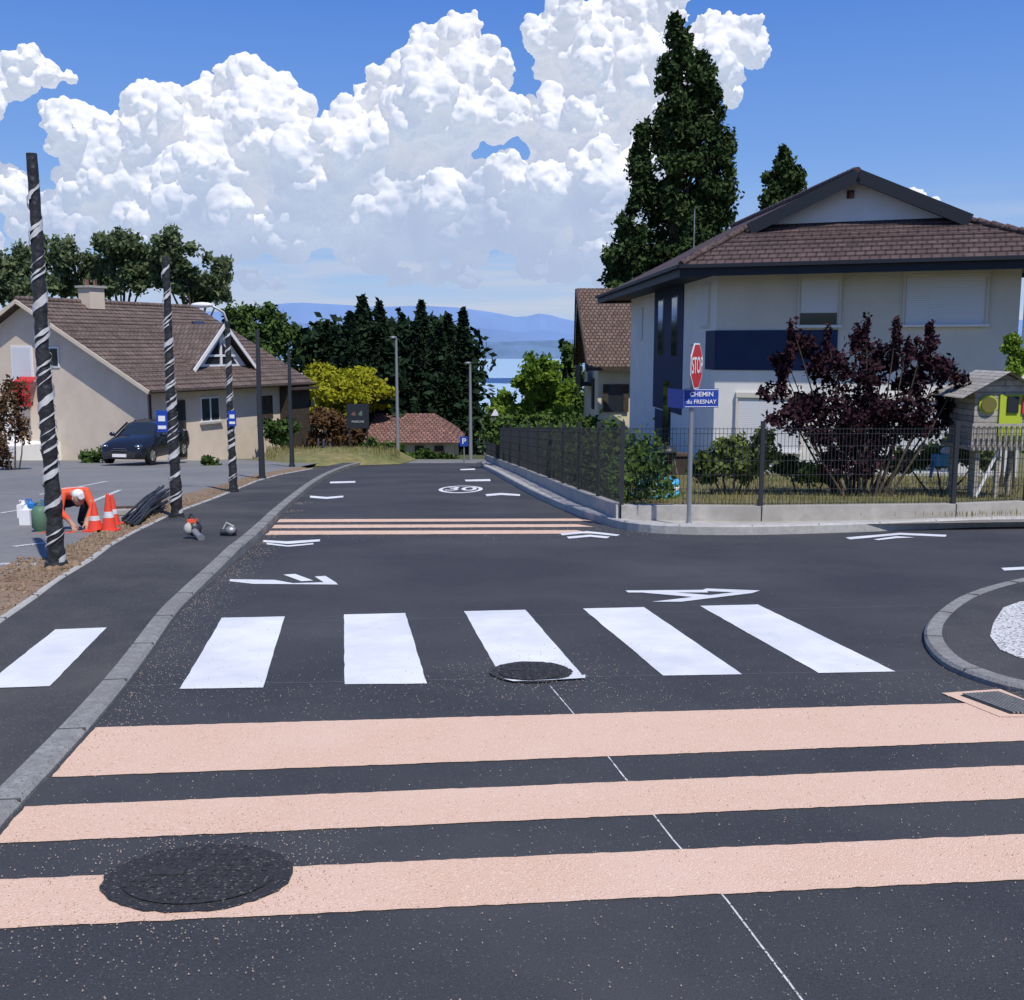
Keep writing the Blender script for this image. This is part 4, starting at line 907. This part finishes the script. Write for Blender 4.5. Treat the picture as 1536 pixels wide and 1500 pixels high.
# ---------------------------------------------------------------- car
def car(x,y,ang):
    Mx=Matrix.Translation((x,y,g(y)+.01+ramp(y)))@Matrix.Rotation(ang,4,'Z')
    st=[(0,.28,.50,.52,.60,.50),(.06,.22,.60,.66,.72,.60),(.25,.2,.70,.80,.82,.68),(.9,.2,.84,.95,.86,.70),(1.15,.2,.90,1.0,.87,.70),(1.8,.2,.94,1.40,.87,.58),(2.4,.2,.95,1.47,.87,.60),(3.2,.2,.97,1.43,.87,.58),(3.75,.22,.98,1.18,.84,.60),(3.95,.3,.85,.95,.8,.62),(4.05,.35,.6,.65,.74,.6)]
    mb=MB(Mx);mb.cur='bodywork'
    V=[]
    for (X,zb_,zl,zt2,hw,hwt) in st:
        half=[(0,zb_),(hw*.92,zb_),(hw,zb_+.18),(hw*1.0,(zb_+zl)/2+.08),(hw*.97,zl),(hwt,zt2-.04),(hwt*.6,zt2),(0,zt2+.01)]
        V.append([(-X,a,b) for a,b in half]+[(-X,-a,b) for a,b in half[-2:0:-1]])
    n=len(V[0]);vs=[p for r in V for p in r]
    F1=[];F2=[]
    for i in range(len(V)-1):
        for k in range(n):
            q=(i*n+k,i*n+(k+1)%n,(i+1)*n+(k+1)%n,(i+1)*n+k)
            side=(k==4 or k==n-5);top=k in(5,6,7,8)
            (F2 if (side and 4<=i<=7) or (top and i in(4,7)) else F1).append(q)
    mb.add(vs,F1,'car_paint',True);mb.add(vs,F2,'glass',True)
    mb.add(V[0],[tuple(range(n))],'dark_paint');mb.add(V[-1],[tuple(range(n))],'car_paint')
    for sy in(-1,1):
        mb.beam((-1.15,sy*.80,.95),(-1.8,sy*.60,1.40),.05,.05,'car_paint');mb.beam((-2.45,sy*.86,.95),(-2.45,sy*.62,1.45),.07,.04,'car_paint');mb.beam((-3.3,sy*.85,.97),(-3.2,sy*.6,1.43),.12,.05,'car_paint')
        mb.cur='headlights';mb.ball((-.2,sy*.62,.68),(.19,.15,.06),'chrome');mb.ball((-.05,sy*.55,.42),(.05,.09,.05),'white')
        mb.cur='mirrors';mb.ball((-1.35,sy*.98,1.0),(.07,.11,.08),'car_paint')
        mb.cur='taillights';mb.ball((-3.95,sy*.65,.85),(.08,.1,.12),'red')
        mb.cur='bodywork'
    mb.cur='grille';mb.box((-.03,0,.42),(.08,.95,.18),'iron');mb.box((0.01,0,.53),(.06,.6,.02),'chrome');mb.box((-.02,0,.60),(.07,.45,.025),'chrome')
    mb.cur='number_plate';mb.box((.03,0,.36),(.02,.52,.11),'white')
    for X in(-.72,-3.25):
        for sy in(-1,1):
            mb.cur='wheels';mb.tube([(X,sy*.70,.30),(X,sy*.875,.30)],.31,'tyre',24);mb.tube([(X,sy*.87,.30),(X,sy*.885,.30)],.2,'chrome',16)
            for k in range(5):
                a_=k*1.2566;mb.beam((X,sy*.888,.30),(X+.19*math.cos(a_),sy*.888,.30+.19*math.sin(a_)),.02,.04,'galv')
    return mb.done('parked_car',True)
p=W(196,706,38.5);car(p.x,37.5,math.radians(-98))
# ---------------------------------------------------------------- garden things
D=20
p=W(975,722,D);mb=MB();z=g(D)+.18
for m_,zz_ in (('pool_blue',.07),('white',.17),('pool_blue',.26)):
    mb.tube([(p.x+.5*math.cos(t)+.02*math.sin(3*t),D+.42*math.sin(t),z+zz_+.015*math.sin(2*t)) for t in np.linspace(0,2*math.pi*.999,40)],.068,m_,10,False)
mb.poly([(p.x+.48*math.cos(t),D+.4*math.sin(t),z+.18) for t in np.linspace(0,2*math.pi,30)[:-1]],'pool_water');mb.done('inflatable_pool')
q=W(1000,678,22);mb=MB();mb.ball((q.x,22,q.z),(.22,.22,.15),'dark_paint',3);mb.tube([(q.x,22,q.z),(q.x,22,q.z+.01)],.24,'iron',20);mb.box((q.x,22,q.z+.18),(.08,.03,.03),'bark')
for a_ in(0,2.1,4.2): mb.tube([(q.x+.15*math.cos(a_),22+.15*math.sin(a_),q.z-.1),(q.x+.3*math.cos(a_),22+.3*math.sin(a_),g(22)+.15)],.015,'galv',6)
mb.done('barbecue')
q=W(1012,700,22);mb=MB();mb.box((q.x,22.4,q.z+.0),(.6,.35,.4),'wood_dark');mb.box((q.x,22.4,q.z+.22),(.66,.42,.05),'bark');mb.done('garden_chest')
q=W(1412,690,21);mb=MB();mb.box((q.x,21,q.z),(.3,.3,.22),'pool_blue');mb.ball((q.x+.1,21,q.z+.18),(.13,.1,.08),'white');mb.tube([(q.x-.15,21,q.z),(q.x-.2,21,q.z-.35)],.03,'blue_plastic');mb.tube([(q.x+.15,21,q.z),(q.x+.2,21,q.z-.35)],.03,'blue_plastic');mb.done('toy')
D=19.5;mb=MB();a=W(1458,672,D);b=W(1458,590,D);ap=W(1497,557,D);xr_=a.x+1.35;zp_=a.z
mb.cur='platform';mb.box(((a.x+xr_)/2,D+.6,zp_),(1.5,1.4,.07),'wood_grey')
mb.cur='posts'
for xx in(a.x+.12,a.x+.5,xr_-.1):
    for yy in(D+.05,D+1.15): mb.box((xx,yy,(zp_+g(D))/2),(.07,.07,zp_-g(D)),'wood_grey')
mb.beam((a.x+.12,D,g(D)+.2),(a.x+.5,D,zp_),.03,.05,'frame_white')
zr2=b.z
mb.cur='walls';mb.box(((a.x+xr_)/2,D+.6,(zp_+zr2)/2),(1.3,1.1,zr2-zp_),'wood_grey')
mb.box((a.x+.68,D+.03,(zp_+zr2)/2+.05),(.42,.03,.85),'lime')
mb.cur='window';cz=W(1480,607,D).z;mb.tube([(a.x+.26,D+.05,cz),(a.x+.26,D+.01,cz)],.17,'lime',24);mb.tube([(a.x+.26,D+.02,cz),(a.x+.26,D-.02,cz)],.14,'olive',24)
mb.cur='shutter_panel';mb.box((a.x+.93,D+.0,cz),(.12,.04,.32),'pinkred')
mb.box((a.x+.7,D-.0,cz+.0),(.2,.03,.3),'navy_dark')
mb.cur='railing'
for i in range(15): mb.box((a.x-.05+i*.1,D-.12,zp_+.22),(.045,.02,.42),'wood_grey')
mb.box(((a.x+xr_)/2,D-.13,zp_+.43),(1.5,.03,.05),'wood_grey')
mb.cur='roof';rz=ap.z
for s_ in(-1,1): mb.poly([(ap.x+.15+s_*.85,D-.2,zr2-.08),(ap.x+.15+s_*.85,D+1.3,zr2-.08),(ap.x+.15,D+1.3,rz),(ap.x+.15,D-.2,rz)],'wood_grey')
mb.poly([(ap.x-.6,D+.05,zr2),(ap.x+.9,D+.05,zr2),(ap.x+.15,D+.05,rz-.04)],'wood_grey')
mb.done('playhouse',True)
